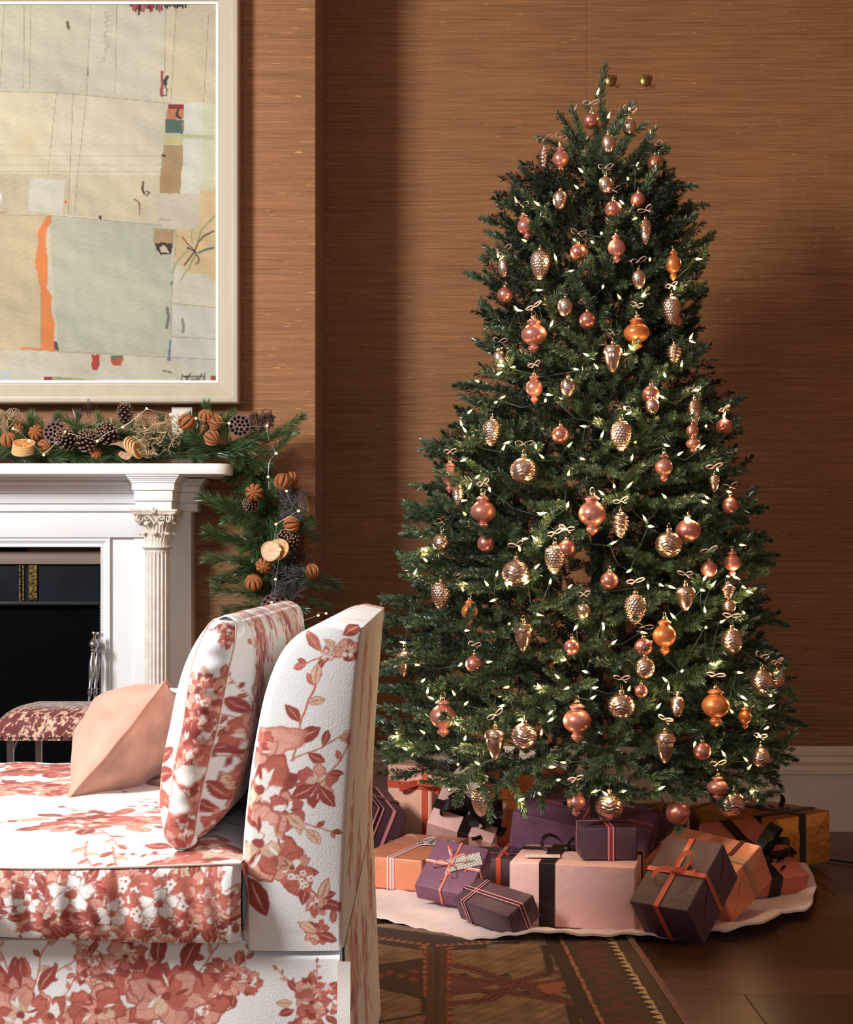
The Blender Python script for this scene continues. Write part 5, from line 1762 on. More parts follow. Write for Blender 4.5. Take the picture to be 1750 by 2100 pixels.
BUL = [(950 + x / 3.1818, 100 + y / 3.1818) for x, y in c1] + [(900 + x / 2.692, 600 + y / 2.692) for x, y in c2] + [(800 + x / 3, 1000 + y / 3) for x, y in c3] + [(1200 + x / 3, 1000 + y / 3) for x, y in c4]
M_bulb = mat('lit_bulb', (1, .8, .5), .3, emit=(1.0, .66, .24), estr=2.4)
M_sock = mat('green_wire', srgb(20, 42, 30), .5)
bm_ = MB().lathe([(.0026, 0), (.0032, .003), (.0033, .007), (.0024, .012), (.0010, .017), (.0002, .021)][::-1], 10)
mb = bm_.mesh('bulb', 180); mb.materials.append(M_bulb)
ms = MB().lathe([(.0038, -.011), (.0042, -.010), (.0040, .001), (.002, .002)][::-1], 8).mesh('bulb_socket', 60); ms.materials.append(M_sock)
sl = tag(empty('string_lights', (TX, TY, 0)), 'string of warm white lights on green wire wound through the fir tree', 'string lights')
pl_ = bpy.data.lights.new('bulb_glow', 'POINT')
pl_.energy = .24
pl_.color = (1, .66, .32)
pl_.shadow_soft_size = .012
pts3 = []
for i, (px, py) in enumerate(BUL):
    p = on_tree(px, py, 1.0, .010)
    pts3.append(p)
    o = link('bulb', mb, sl)
    d = Vector((rnd.uniform(-1, 1), -.7, rnd.uniform(-.6, 1))).normalized()
    Mx = Matrix.Translation(p - Vector((TX, TY, 0))) @ d.to_track_quat('Z', 'Y').to_matrix().to_4x4()
    o.matrix_local = Mx
    s_ = link('bulb_socket', ms, sl)
    s_.matrix_local = Mx
    if i % 2 == 0:
        g = bpy.data.objects.new('bulb_glow', pl_)
        COL.objects.link(g)
        g.parent = sl
        g.location = p + Vector((0, -.012, .0)) - Vector((TX, TY, 0))
# wire wound through bulbs row by row
rows = {}
for p in pts3:
    rows.setdefault(int(p.z / .13), []).append(p)
path = []
for k in sorted(rows):
    r_ = sorted(rows[k], key=lambda p: p.x, reverse=bool(k % 2))
    for p in r_:
        if path:
            a = path[-1]
            mdl = (a + p) / 2
            path.append(mdl + Vector((0, .05, -.015)))
        path.append(p + Vector((0, .022, -.004)))
MB().tube([tuple(p - Vector((TX, TY, 0))) for p in path], .0016, 5).obj('wire', M_sock, sl, 180)
# floor cable leaving to the right
cab = [(1480, 1700, 4.5), ]
m = MB().tube([(.9, 4.75, .006), (1.18, 4.70, .006), (1.26, 4.50, .006), (1.34, 4.44, .006), (1.52, 4.36, .006), (1.9, 4.40, .006)], .0035, 6)
o = m.obj('power_cable', mat('black_cable', srgb(24, 34, 32), .5), None, 180)
tag(o, 'thin black power cable running across the floor boards behind the gold present', 'cable')

# ------------------------------------------------------------------ presents
def paper(name, c, rough=.5, metal=0., **k):
    return mat(name, c, rough, metal, var=.05, vscale=9, bump=.45, bscale=20, bdist=.012, **k)
PM = {'plum': paper('plum_paper', srgb(122, 80, 102), .55), 'dark': paper('dark_plum_paper', srgb(84, 56, 64), .5), 'pink': paper('pale_pink_paper', srgb(232, 180, 168), .5),
      'peach': paper('peach_paper', srgb(236, 176, 152), .48), 'copper': paper('copper_paper', srgb(226, 142, 106), .42, .2), 'coral': paper('coral_paper', srgb(206, 116, 94), .5, .1),
      'gold': paper('gold_foil_paper', srgb(206, 132, 52), .32, .7), 'bronze': paper('orange_foil_paper', srgb(206, 110, 50), .4, .4)}
RM = {'black': mat('brown_black_satin', srgb(30, 18, 17), .3, spec=.5), 'velvet': mat('black_velvet_ribbon', srgb(22, 14, 18), .7, sheen=.15), 'orange': mat('burnt_orange_satin', srgb(206, 84, 56), .35, sheen=.2),
      'salmon': mat('salmon_satin', srgb(226, 128, 112), .35), 'pale': mat('white_pink_ribbon', srgb(240, 206, 206), .45), 'pinkr': mat('pink_ribbon', srgb(226, 142, 148), .4),
      'red': mat('wine_red_ribbon', srgb(146, 48, 48), .45), 'brown': mat('brown_ribbon', srgb(96, 44, 32), .4), 'olive': mat('olive_ribbon', srgb(176, 136, 96), .4), 'blk': mat('black_cord_ribbon', srgb(26, 16, 20), .5)}
def Rm(a, p, r):
    return Matrix.Rotation(a, 4, 'Z') @ Matrix.Rotation(p, 4, 'X') @ Matrix.Rotation(r, 4, 'Y')
GRP = 'wrapped presents under the tree'
def present(q, pap, label, ribbons=(), bows=(), folds=('x',), name='present'):
    x, y, z, w_, d_, h_, a, p, r = q
    e = empty(name, M=Matrix.Translation((x, y, z)) @ Rm(a, p, r))
    tag(e, label, 'present', GRP)
    m = MB().bevbox(-w_ / 2, w_ / 2, -d_ / 2, d_ / 2, -h_ / 2, h_ / 2, b=.0035, seg=3)
    # slight hand-wrapped unevenness
    m.obj('wrapping', PM[pap], e, 50)
    # folded paper flaps on the ends
    for ax_ in folds:
        for s in (-1, 1):
            if ax_ == 'x':
                X0, U, V_ = s * (w_ / 2 + .0004), d_ / 2 - .003, h_ / 2 - .003
                f3 = lambda u, v, o: (X0 + s * o, u, v)
            else:
                X0, U, V_ = s * (d_ / 2 + .0004), w_ / 2 - .003, h_ / 2 - .003
                f3 = lambda u, v, o: (u, X0 + s * o, v)
            t = min(V_ * 1.0, U * .9)
            for su in (-1, 1):   # side triangles
                fm = MB()
                tri = [(su * U, V_), (su * U, -V_), (su * (U - t), 0)]
                v3 = [f3(u, v, 0) for u, v in tri] + [f3(u, v, .0008) for u, v in tri]
                fm.add(v3, [(0, 1, 2), (3, 4, 5), (0, 1, 4, 3), (1, 2, 5, 4), (2, 0, 3, 5)])
                fm.obj('side_fold', PM[pap], e)
            qd = [(-U, -V_), (U, -V_), (max(.006, U - 1.45 * t), V_ * .45), (-max(.006, U - 1.45 * t), V_ * .45)]
            v3 = [f3(u, v, .0008) for u, v in qd] + [f3(u, v, .0018) for u, v in qd]
            MB().add(v3, [(0, 1, 2, 3), (4, 5, 6, 7), (0, 1, 5, 4), (1, 2, 6, 5), (2, 3, 7, 6), (3, 0, 4, 7)]).obj('end_flap', PM[pap], e)
    for i, (ax_, pos, wd, mt) in enumerate(ribbons):
        o = .0024 + .0005 * (ax_ == 'y')
        dims = {'x': (d_, h_), 'y': (w_, h_), 'z': (w_, d_)}[ax_]
        c = pos * {'x': w_, 'y': d_, 'z': h_}[ax_]
        def loop(off):
            U, V_ = dims[0] / 2 + off, dims[1] / 2 + off
            rr = .004
            pts = []
            for sx, sy, a0 in ((1, 1, 0), (-1, 1, PI / 2), (-1, -1, PI), (1, -1, 1.5 * PI)):
                for k in range(4):
                    aa_ = a0 + k * PI / 6
                    pts.append((sx * (U - rr) + rr * math.cos(aa_), sy * (V_ - rr) + rr * math.sin(aa_)))
            return pts
        stripes = [(0, wd, mt, 0)] if mt not in ('striped', 'stripedred') else [(0, wd, 'blk' if mt == 'striped' else 'red', 0), (-wd * .38, wd * .24, 'pinkr', .0006), (wd * .38, wd * .24, 'pinkr', .0006)]
        for off_c, ww, mm, lift in stripes:
            lp = loop(o + lift)
            mk = {'x': lambda u, v, c_: (c_, u, v), 'y': lambda u, v, c_: (u, c_, v), 'z': lambda u, v, c_: (u, v, c_)}[ax_]
            A = [[mk(u, v, c + off_c - ww / 2) for u, v in lp], [mk(u, v, c + off_c + ww / 2) for u, v in lp]]
            MB().grid(A, closev=True).obj('ribbon', RM[mm], e, 60)
    for i, (bx, by__, ang, a_, b_, ww, mt, face) in enumerate(bows):
        if face == 't':
            T_ = Matrix.Translation((bx * w_, by__ * d_, h_ / 2 + .006)) @ Matrix.Rotation(ang, 4, 'Z')
        else:
            T_ = Matrix.Translation((bx * w_, -d_ / 2 - .006, by__ * h_)) @ Matrix.Rotation(PI / 2, 4, 'X') @ Matrix.Rotation(ang, 4, 'Z')
        bow_mesh(MB(), a_ * 1.15, b_ * 1.3, ww, T=T_, seed=i + int(bx * 50) + 3, droop=.25, tl=1.1).obj('bow', RM[mt], e, 60)
    return e

p10 = present((0.395, 3.734, 0.093, 0.317, 0.242, 0.160, -0.240, 0, 0), 'pink', 'large pale pink present with wide brown satin ribbon at the front centre',
              [('x', -.20, .040, 'black'), ('y', .25, .034, 'black')], [(-.12, .22, .5, .060, .022, .026, 'black', 't')])
tg = MB().bevbox(-.045, .045, -.02, .02, 0, .0012, b=.0005, seg=1).obj('gift_tag', mat('pale_tag', srgb(232, 206, 196), .7, var=.25, vscale=160), p10)
tg.location = (-.085, -.055, .0845)
tg.rotation_euler = (0, 0, .15)
p7 = present((0.073, 3.883, 0.094, 0.153, 0.170, 0.055, -0.469, 0.631, 0.137), 'plum', 'plum present tilted up with salmon ribbon bow and patterned tag',
             [('x', -.02, .006, 'salmon'), ('y', .0, .006, 'salmon'), ('y', .03, .004, 'pale')], [(-.02, 0, .4, .042, .018, .006, 'salmon', 't'), (-.02, 0, -1.2, .044, .016, .005, 'salmon', 't')])
def tri_tag():
    m = MB()
    n, k = 78, 40
    u, v = np.meshgrid(np.linspace(-.045, .045, n), np.linspace(-.022, .022, k), indexing='ij')
    s = .0088
    a = u / s
    b = (v - 0) / s
    t = (np.floor(a + b * .577) + np.floor(a - b * .577) + np.floor(b * 1.155)) % 2
    C = np.where(t[..., None] > .5, np.array((214, 206, 196)), np.array((140, 132, 118)))
    z_ = np.full(u.shape, .0013)
    m.grid(np.stack([u, v, z_], -1), col=lin(C))
    m.box(-.045, .045, -.022, .022, 0, .0012)
    return m
tg = tri_tag().obj('gift_tag', mat('patterned_tag', rough=.6, attr=True), p7, color=True)
tg.location = (.030, .020, .0310)
tg.rotation_euler = (0, 0, .55)
present((0.176, 3.612, 0.067, 0.209, 0.094, 0.065, -0.917, 0.453, 0.039), 'dark', 'small dark plum present with pink and black striped ribbons, nearest on the left',
        [('x', -.30, .013, 'striped'), ('y', .0, .013, 'striped')])
p6 = present((-0.034, 4.226, 0.057, 0.197, 0.365, 0.088, -0.395, 0, 0), 'copper', 'flat peach copper present with white ribbon and zebra striped tag beside the sofa back',
             [('x', .02, .005, 'pale'), ('x', .06, .004, 'pale'), ('x', -.03, .004, 'pale'), ('y', .10, .004, 'pale')], [(.02, .1, .3, .045, .012, .006, 'pale', 't')])
zt_ = MB()
n = 60
u, v = np.meshgrid(np.linspace(-.055, .055, n), np.linspace(-.03, .03, 34), indexing='ij')
t = np.sin(u * 210 + 3 * np.sin(v * 120) + 2 * np.sin(u * 60)) > 0
zt_.grid(np.stack([u, v, np.full(u.shape, .0013)], -1), col=lin(np.where(t[..., None], np.array((238, 230, 224)), np.array((26, 22, 24)))))
zt_.box(-.055, .055, -.03, .03, 0, .0012)
tg = zt_.obj('gift_tag', mat('zebra_tag', rough=.5, attr=True), p6, color=True)
tg.location = (.045, .06, .0475)
tg.rotation_euler = (0, 0, .5)
present((-0.034, 4.886, 0.133, 0.165, 0.105, 0.241, -0.477, 0, 0), 'peach', 'tall peach present standing upright with orange satin ribbon at the back left',
        [('z', .23, .024, 'orange'), ('x', .36, .022, 'orange')], [(.25, .27, .2, .065, .026, .026, 'orange', 'f')])
present((0.128, 4.538, 0.123, 0.214, 0.159, 0.084, -0.479, 0.735, 0.366), 'pink', 'tilted pale pink present with wide dark satin bow left of the plum box',
        [('x', .05, .034, 'black'), ('y', -.02, .036, 'black')], [(.05, -.02, .3, .085, .034, .040, 'black', 't'), (.05, -.02, -.5, .075, .03, .036, 'black', 't')])
present((0.475, 4.318, 0.131, 0.401, 0.211, 0.116, -0.350, 0.258, 0.188), 'plum', 'large plum present crossed by wine red ribbons under the lowest branches',
        [('x', .02, .020, 'stripedred'), ('y', .05, .014, 'stripedred')])
present((0.465, 3.735, 0.2165, 0.139, 0.150, 0.081, 0.033, 0, 0), 'dark', 'small dark plum present with pink edged ribbon on top of the pink one',
        [('x', .02, .016, 'stripedred'), ('y', .12, .007, 'pinkr')])
present((0.206, 4.180, 0.052, 0.168, 0.17, 0.079, -0.202, 0, 0), 'dark', 'dark plum present with narrow orange ribbon and bow behind the tagged plum box',
        [('x', .10, .014, 'orange'), ('y', -.12, .010, 'orange')], [(.10, -.12, .1, .026, .012, .010, 'orange', 't')])
present((0.635, 3.535, 0.129, 0.161, 0.221, 0.121, -0.701, 0.658, -0.008), 'dark', 'dark plum present with burnt orange bow leaning forward at the right front',
        [('x', -.03, .014, 'orange'), ('y', .0, .014, 'orange')], [(-.03, 0, .7, .050, .018, .016, 'orange', 't')])
present((0.735, 3.80, 0.113, 0.279, 0.187, 0.110, -0.906, 0.522, 0.053), 'copper', 'copper pink present with brown ribbon leaning behind the orange-bowed plum one',
        [('x', .30, .014, 'brown'), ('y', .1, .016, 'olive')])
present((0.925, 4.085, 0.098, 0.184, 0.302, 0.058, 0.324, 0.374, -0.040), 'coral', 'coral present with broad black satin bow at the right edge of the skirt',
        [('x', -.05, .036, 'black'), ('y', -.15, .036, 'black')], [(-.05, -.15, .6, .085, .032, .036, 'black', 't'), (-.05, -.15, -.5, .07, .03, .034, 'black', 't')])
present((1.036, 4.477, 0.094, 0.337, 0.262, 0.158, -0.898, 0, 0), 'gold', 'gold foil present with black velvet ribbon at the far right by the skirting',
        [('y', -.02, .030, 'velvet'), ('x', .30, .028, 'velvet')], [(.02, 0, 1.2, .07, .03, .030, 'velvet', 't')])
present((-0.225, 4.62, 0.124, 0.24, 0.20, 0.15, .35, 0.25, .30), 'dark', 'dark plum present with pink stripes half hidden behind the sofa back',
        [('x', .1, .022, 'striped'), ('x', .3, .012, 'pinkr'), ('y', 0, .018, 'striped')])
present((0.33, 4.72, 0.135, 0.26, 0.20, 0.24, .1, 0, 0), 'bronze', 'orange foil present standing behind the tilted pink one', [('x', .3, .02, 'brown')])
# lace covered box far under the tree
lc = present((0.735, 4.50, 0.093, 0.12, 0.14, 0.16, .2, 0, 0), 'dark', 'dark box covered with gold lace pattern under the centre of the tree', ())
m = MB()
r9 = random.Random(2)
for i in range(46):
    u, v = r9.uniform(-.055, .055), r9.uniform(-.075, .075)
    pts = [(u + .012 * math.cos(t + i) * (1 - t / 9), -.0715, v + .012 * math.sin(t + i) * (1 - t / 9)) for t in np.linspace(0, 5, 9)]
    m.tube(pts, .0011, 4)
    pts = [(u + .012 * math.cos(t + i) * (1 - t / 9), v * .8 + .012 * math.sin(t + i), .0815) for t in np.linspace(0, 5, 9)]
    m.tube(pts, .0011, 4)
lo_ = m.obj('gold_lace', mat('gold_thread', srgb(206, 150, 84), .35, metal=.9), lc, 180)
lo_['kind'] = 'stuff'

# ------------------------------------------------------------------ mantel garland
ZS = SHZ1
gar = tag(empty('mantel_garland', P(420, 950, 4.44)), 'pine garland lying along the mantel shelf and hanging down its right end', 'garland')
GL = gar.location.copy()
M_pine = mat('pine_needles', srgb(72, 98, 54), .34, var=.3, vscale=20, objvar=.3, spec=.9)
M_stem = mat('pine_stem', srgb(104, 74, 40), .7)
def pine_sprig(L_, seed, nl=.050):
    rg_ = np.random.default_rng(seed)
    m = MB()
    s = MB()
    P0 = np.array((0, 0, 0.)); bend = rg_.uniform(-.12, .12, 2)
    def pp(t):
        return np.array((L_ * t, bend[0] * L_ * t * t, bend[1] * L_ * t * t))
    pts = [pp(t) for t in np.linspace(0, 1, 6)]
    s.tube([tuple(p) for p in pts], [.0028 * (1 - .6 * i / 5) for i in range(6)], 5)
    for a, b in zip(pts[:-1], pts[1:]):
        add_needles(m, a, b, nl, .0016, 2300, rg_, spread=.55)
    add_needles(m, pts[-1], pts[-1] + (pts[-1] - pts[-2]) * .2, nl * .9, .0016, 5600, rg_, spread=.5)
    me = m.mesh('pine_sprig')
    me.materials.append(M_pine)
    ms_ = s.mesh('s', 60)
    bm = bmesh.new()
    bm.from_mesh(me)
    k = len(bm.faces)
    bm.from_mesh(ms_)
    bm.faces.ensure_lookup_table()
    for f_ in bm.faces[k:]:
        f_.material_index = 1
    bm.to_mesh(me)
    bm.free()
    me.materials.append(M_stem)
    return me
plib = [(L_, pine_sprig(L_, 90 + i, nl)) for i, (L_, nl) in enumerate([(.09, .038), (.12, .042), (.12, .050), (.15, .050), (.17, .055), (.20, .055)])]
def sprig(base, tip):
    b, t = Vector(base), Vector(tip)
    d = t - b
    L_, me = min(plib, key=lambda q: abs(q[0] - d.length))
    if rnd.random() < .3:
        L_, me = rnd.choice([q for q in plib if abs(q[0] - d.length) < .06] or [(L_, me)])
    o = link('pine_sprig', me, gar)
    o.matrix_local = Matrix.Translation(t - d.normalized() * L_ - GL) @ d.to_track_quat('X', 'Z').to_matrix().to_4x4() @ Matrix.Rotation(rnd.uniform(0, 6), 4, 'X')
for i in range(62):
    px = -60 + i * 8.9
    s = rnd.choice((-1, 1))
    b = P(px, rnd.uniform(905, 935), rnd.uniform(4.42, 4.50))
    t = P(px + s * rnd.uniform(50, 90), rnd.uniform(915, 940) - (rnd.random() < .25) * 30, rnd.uniform(4.385, 4.50))
    sprig(b, (t[0], t[1], max(t[2], ZS + .012)))
for bx_, by_2, tx_, ty_ in [(190, 900, 130, 850), (150, 880, 225, 870), (230, 900, 290, 880), (60, 905, 50, 880), (340, 890, 290, 870), (350, 900, 335, 862), (430, 890, 420, 835), (450, 880, 470, 850), (480, 930, 455, 880), (500, 930, 520, 900),
                            (540, 900, 615, 868), (520, 905, 600, 885), (560, 930, 590, 895), (470, 930, 400, 905), (455, 925, 400, 895), (400, 925, 345, 910), (120, 930, 200, 945), (190, 930, 280, 945), (20, 930, 90, 945), (-20, 930, 40, 948), (460, 940, 540, 960)]:
    sprig(P(bx_, by_2, 4.45), P(tx_, ty_, 4.41 + rnd.uniform(-.02, .04)))
for i in range(34):
    px = -190 + i * 19
    if 300 < px < 370:
        continue
    sprig(P(px, 925, 4.47), P(px + rnd.uniform(-45, 45), rnd.uniform(858, 892), rnd.uniform(4.45, 4.52)))
for i in range(12):
    px = -230 + i * 15
    b, t = P(px, 920, 4.47), P(px - 60, 935, 4.42)
    sprig(b, (t[0], t[1], max(t[2], ZS + .012)))
# hanging fall
fall = [(490, 930), (520, 970), (540, 1020), (548, 1080), (552, 1140), (560, 1200), (575, 1260), (590, 1320), (600, 1370)]
for i in range(105):
    t = rnd.uniform(0, len(fall) - 1.01)
    k = int(t)
    x_ = fall[k][0] + (fall[k + 1][0] - fall[k][0]) * (t - k)
    y_ = fall[k][1] + (fall[k + 1][1] - fall[k][1]) * (t - k)
    a = rnd.uniform(-.3, PI + .3)
    l_ = rnd.uniform(55, 95) * (1.0 if y_ > 990 else .7)
    lim = 632
    tx_ = min(lim, x_ + l_ * math.cos(a) * .75)
    if y_ < 1000 and tx_ < 470:
        tx_ = 490
    sprig(P(x_, y_, 4.47), P(tx_, y_ + abs(l_ * math.sin(a)) * .8, rnd.uniform(4.38, 4.50)))
for bx_, by_2, tx_, ty_ in [(520, 1075, 432, 1015), (530, 1090, 455, 1040), (545, 1120, 440, 1085), (540, 1110, 470, 1050), (540, 1130, 440, 1105), (550, 1150, 438, 1150), (550, 1160, 450, 1175), (560, 1200, 465, 1185), (560, 1215, 455, 1215), (570, 1240, 470, 1245),
                            (570, 1260, 480, 1262), (620, 1180, 680, 1185), (620, 1200, 690, 1205), (620, 1230, 675, 1240), (600, 1080, 645, 1100), (590, 1000, 640, 1060), (530, 960, 590, 1000), (540, 950, 560, 1000), (500, 960, 530, 1010)]:
    D_ = 4.42 if tx_ < 640 else 4.52
    sprig(P(bx_, by_2, 4.46), P(tx_, ty_, D_))
MB().tube([tuple(Vector(P(x, y, 4.50)) - GL) for x, y in [(-60, 936), (200, 938), (440, 936)] + fall], .008, 6).obj('binding_wire', M_stem, gar, 60)

# dried oranges
M_peel = mat('dried_orange_peel', srgb(168, 96, 46), .62, var=.2, vscale=30, bump=.4, bscale=160, bdist=.002, objvar=.12)
M_core = mat('dark_orange_inside', srgb(44, 22, 12), .8)
M_pith = mat('pale_pith', srgb(222, 178, 122), .8)
M_flesh = mat('dried_orange_flesh', srgb(206, 128, 52), .4, var=.35, vscale=60, sub=.1)
core = MB().ball((0, 0, 0), .87, 16, 10).mesh('core', 180); core.materials.append(M_core)
nseg = 8
mp_ = MB(); mpi = MB()
for k in range(nseg):
    lat = np.linspace(-PI / 2 + .10, PI / 2 - .10, 15)
    A = []; E1 = []; E2 = []
    for la_ in lat:
        gap = .12 * math.cos(la_) ** .5
        lo_a, hi_a = 2 * PI * k / nseg + gap, 2 * PI * (k + 1) / nseg - gap
        row = []
        for t in np.linspace(0, 1, 6):
            a = lo_a + (hi_a - lo_a) * t
            r_ = 1.0 - .05 * abs(2 * t - 1) ** 3
            row.append((r_ * math.cos(la_) * math.cos(a), r_ * math.cos(la_) * math.sin(a), r_ * math.sin(la_) * .94))
        A.append(row)
        E1.append([row[0], tuple(.86 * c for c in row[0])])
        E2.append([tuple(.86 * c for c in row[-1]), row[-1]])
    mp_.grid(A)
    mpi.grid(E1); mpi.grid(E2)
for s in (-1, 1):
    mp_.ball((0, 0, s * .93), .12, 10, 6, None, (1, 1, .4))
peel = mp_.mesh('peel', 60); peel.materials.append(M_peel)
pith = mpi.mesh('pith_edge', 180); pith.materials.append(M_pith)
ORG = [(17, 902, 17), (42, 878, 15), (75, 888, 17), (92, 917, 17), (197, 929, 13), (383, 866, 19), (423, 855, 17), (444, 868, 17), (435, 898, 18), (522, 1010, 19), (580, 988, 19), (598, 983, 16), (598, 1075, 18), (541, 1160, 17), (520, 1195, 19), (640, 1172, 17)]
olab = ['at the left end of the mantel', 'behind two others at the left end of the mantel', 'standing behind the slice stack on the mantel', 'right of the slice stack on the mantel', 'low between the pine cones and the burlap', 'in front of the wooden block',
        'topmost of the trio right of the wooden block', 'in front of the topmost one, by the big seed pod', 'lowest of the trio right of the wooden block', 'in the hanging garland just below the mantel corner', 'front one of the pair right of the mantel corner',
        'rear one of the pair right of the mantel corner', 'above the slices at the right of the hanging garland', 'star-slit, just below the slice pair', 'round, lowest on the left of the hanging garland', 'dark, at the far right edge of the hanging garland']
for i, ((px, py, rp), lb) in enumerate(zip(ORG, olab)):
    D = 4.395 if py < 940 else 4.36
    if i in (1, 11, 15):
        D += .05
    c = Vector(P(px, py, D))
    r_ = rp * D / F
    e = tag(empty('dried_orange', c), 'slit dried orange ' + lb, 'dried orange', 'dried oranges in the garland')
    e.rotation_euler = (rnd.uniform(-1.6, 1.6), rnd.uniform(-1.2, 1.2), rnd.uniform(0, 3))
    if i in (2, 9, 13):
        e.rotation_euler = (PI / 2 + rnd.uniform(-.3, .3), rnd.uniform(-.3, .3), 0)
    for nm, me in (('core', core), ('peel', peel), ('pith_edge', pith)):
        o = link(nm, me, e)
        o.scale = (r_,) * 3
# orange slices
def slice_obj(c, r_, rot, lab):
    e = tag(empty('orange_slice', c), lab, 'orange slice', 'dried orange slices in the garland')
    e.rotation_euler = rot
    t = .0035
    MB().lathe([(r_ * .88, -t), (r_ * .97, -t * .9), (r_, 0), (r_ * .97, t * .9), (r_ * .88, t), (r_ * .86, 0)], 28, rfun=lambda r, z_, th: r * (1 + .03 * np.sin(th * 3))).obj('rind', M_pith, e, 60)
    mm = MB()
    for k in range(9):
        a0, a1 = 2 * PI * k / 9 + .06, 2 * PI * (k + 1) / 9 - .06
        for s in (-1, 1):
            mm.add([(r_ * .08 * math.cos((a0 + a1) / 2), r_ * .08 * math.sin((a0 + a1) / 2), s * t * .3)] + [(r_ * .84 * math.cos(a0 + (a1 - a0) * j / 4), r_ * .84 * math.sin(a0 + (a1 - a0) * j / 4), s * t * .55) for j in range(5)],
                   [(0, j + 1, j + 2) if s > 0 else (0, j + 2, j + 1) for j in range(4)])
    mm.obj('flesh', M_flesh, e)
    MB().lathe([(.001, -t * .25), (r_ * .87, -t * .4), (r_ * .87, t * .4), (.001, t * .25)], 24).obj('membrane', M_pith, e, 40)
    return e
for k in range(4):
    slice_obj(Vector(P(46 + k, 927 - k * 5.5, 4.365)), 23 * 4.36 / F, (.42 + .03 * k, .08, 0), ['bottom', 'second lowest', 'second highest', 'top'][k] + ' dried orange slice of the stack at the left of the mantel')
slice_obj(Vector(P(572, 1126, 4.35)), 23 * 4.34 / F, (PI / 2 - .2, .1, -.35), 'rear one of the two pale orange slices in the hanging garland')
slice_obj(Vector(P(556, 1130, 4.335)), 22 * 4.34 / F, (PI / 2 - .2, .1, -.25), 'front one of the two pale orange slices in the hanging garland')
for k in range(4):
    slice_obj(Vector(P(268 + k * 5, 913 + k * 3, 4.375 + .002 * k)), 19 * 4.36 / F, (PI / 2 - .1, 0, 1.0 + .04 * k), ['leftmost', 'second', 'third', 'rightmost'][k] + ' orange slice in the fan tied onto the burlap bow')

# pine cones
M_cone = mat('pine_cone', srgb(64, 42, 32), .6, var=.4, vscale=50)
M_conetip = mat('pine_cone_tips', srgb(150, 118, 96), .6)
def pinecone(h_, r_):
    m = MB(); tips = MB()
    n = 64
    for i in range(n):
        t = i / (n - 1)
        a = i * 2.39996
        z_ = h_ * (t - .5)
        rad = r_ * (math.sin(PI * min(1, .12 + t * .86)) ** .7) * 1.0
        op = 1.15 - .9 * t
        ln = rad * .95 + .004
        T_ = Matrix.Translation((0, 0, z_)) @ Matrix.Rotation(a, 4, 'Z') @ Matrix.Rotation(-(PI / 2 - op) * .75, 4, 'Y')
        w_ = .0065 * (1 - .35 * t)
        v = [(0, -w_ * .35, 0), (0, w_ * .35, 0), (ln * .8, w_, .0015), (ln, w_ * .6, .002), (ln, -w_ * .6, .002), (ln * .8, -w_, .0015)]
        v2 = [(x, y, zc - .0018) for x, y, zc in v]
        m.add(v + v2, [(0, 1, 2, 3, 4, 5), (11, 10, 9, 8, 7, 6), (2, 8, 9, 3), (4, 10, 11, 5), (0, 6, 7, 1), (1, 7, 8, 2), (5, 11, 6, 0)], T_)
        tips.bevbox(ln - .001, ln + .0022, -w_ * .62, w_ * .62, -.0012, .0034, b=.0009, seg=1, T=T_)
    m.ball((0, 0, 0), 1, 12, 8, None, (r_ * .35, r_ * .35, h_ * .48))
    return m, tips
pm, pt = pinecone(.062, .031)
pcm = pm.mesh('scales', 30); pcm.materials.append(M_cone)
pct = pt.mesh('scale_tips', 40); pct.materials.append(M_conetip)
for i, (px, py, D, sc, rot, lb) in enumerate([(137, 903, 4.37, 1.1, (1.2, -.3, 0), 'beside the tilted seed pod on the mantel'), (178, 906, 4.375, 1.12, (1.0, .5, 0), 'middle one of the three in a row on the mantel'), (222, 891, 4.39, 1.2, (1.3, -.5, 0), 'right one of the three in a row on the mantel'),
                                              (256, 851, 4.42, .9, (.15, .1, 0), 'standing upright left of the bleached twigs'), (590, 1110, 4.40, 1.25, (1.2, .6, 0), 'dark, behind the slice pair in the hanging garland'), (515, 1035, 4.40, .8, (1.2, -.8, 0), 'half hidden below the mantel corner in the hanging garland')]):
    e = tag(empty('pine_cone', P(px, py, D)), 'open brown pine cone ' + lb, 'pine cone', 'pine cones in the garland')
    e.rotation_euler = rot
    for nm, me in (('scales', pcm), ('scale_tips', pct)):
        o = link(nm, me, e)
        o.scale = (sc,) * 3

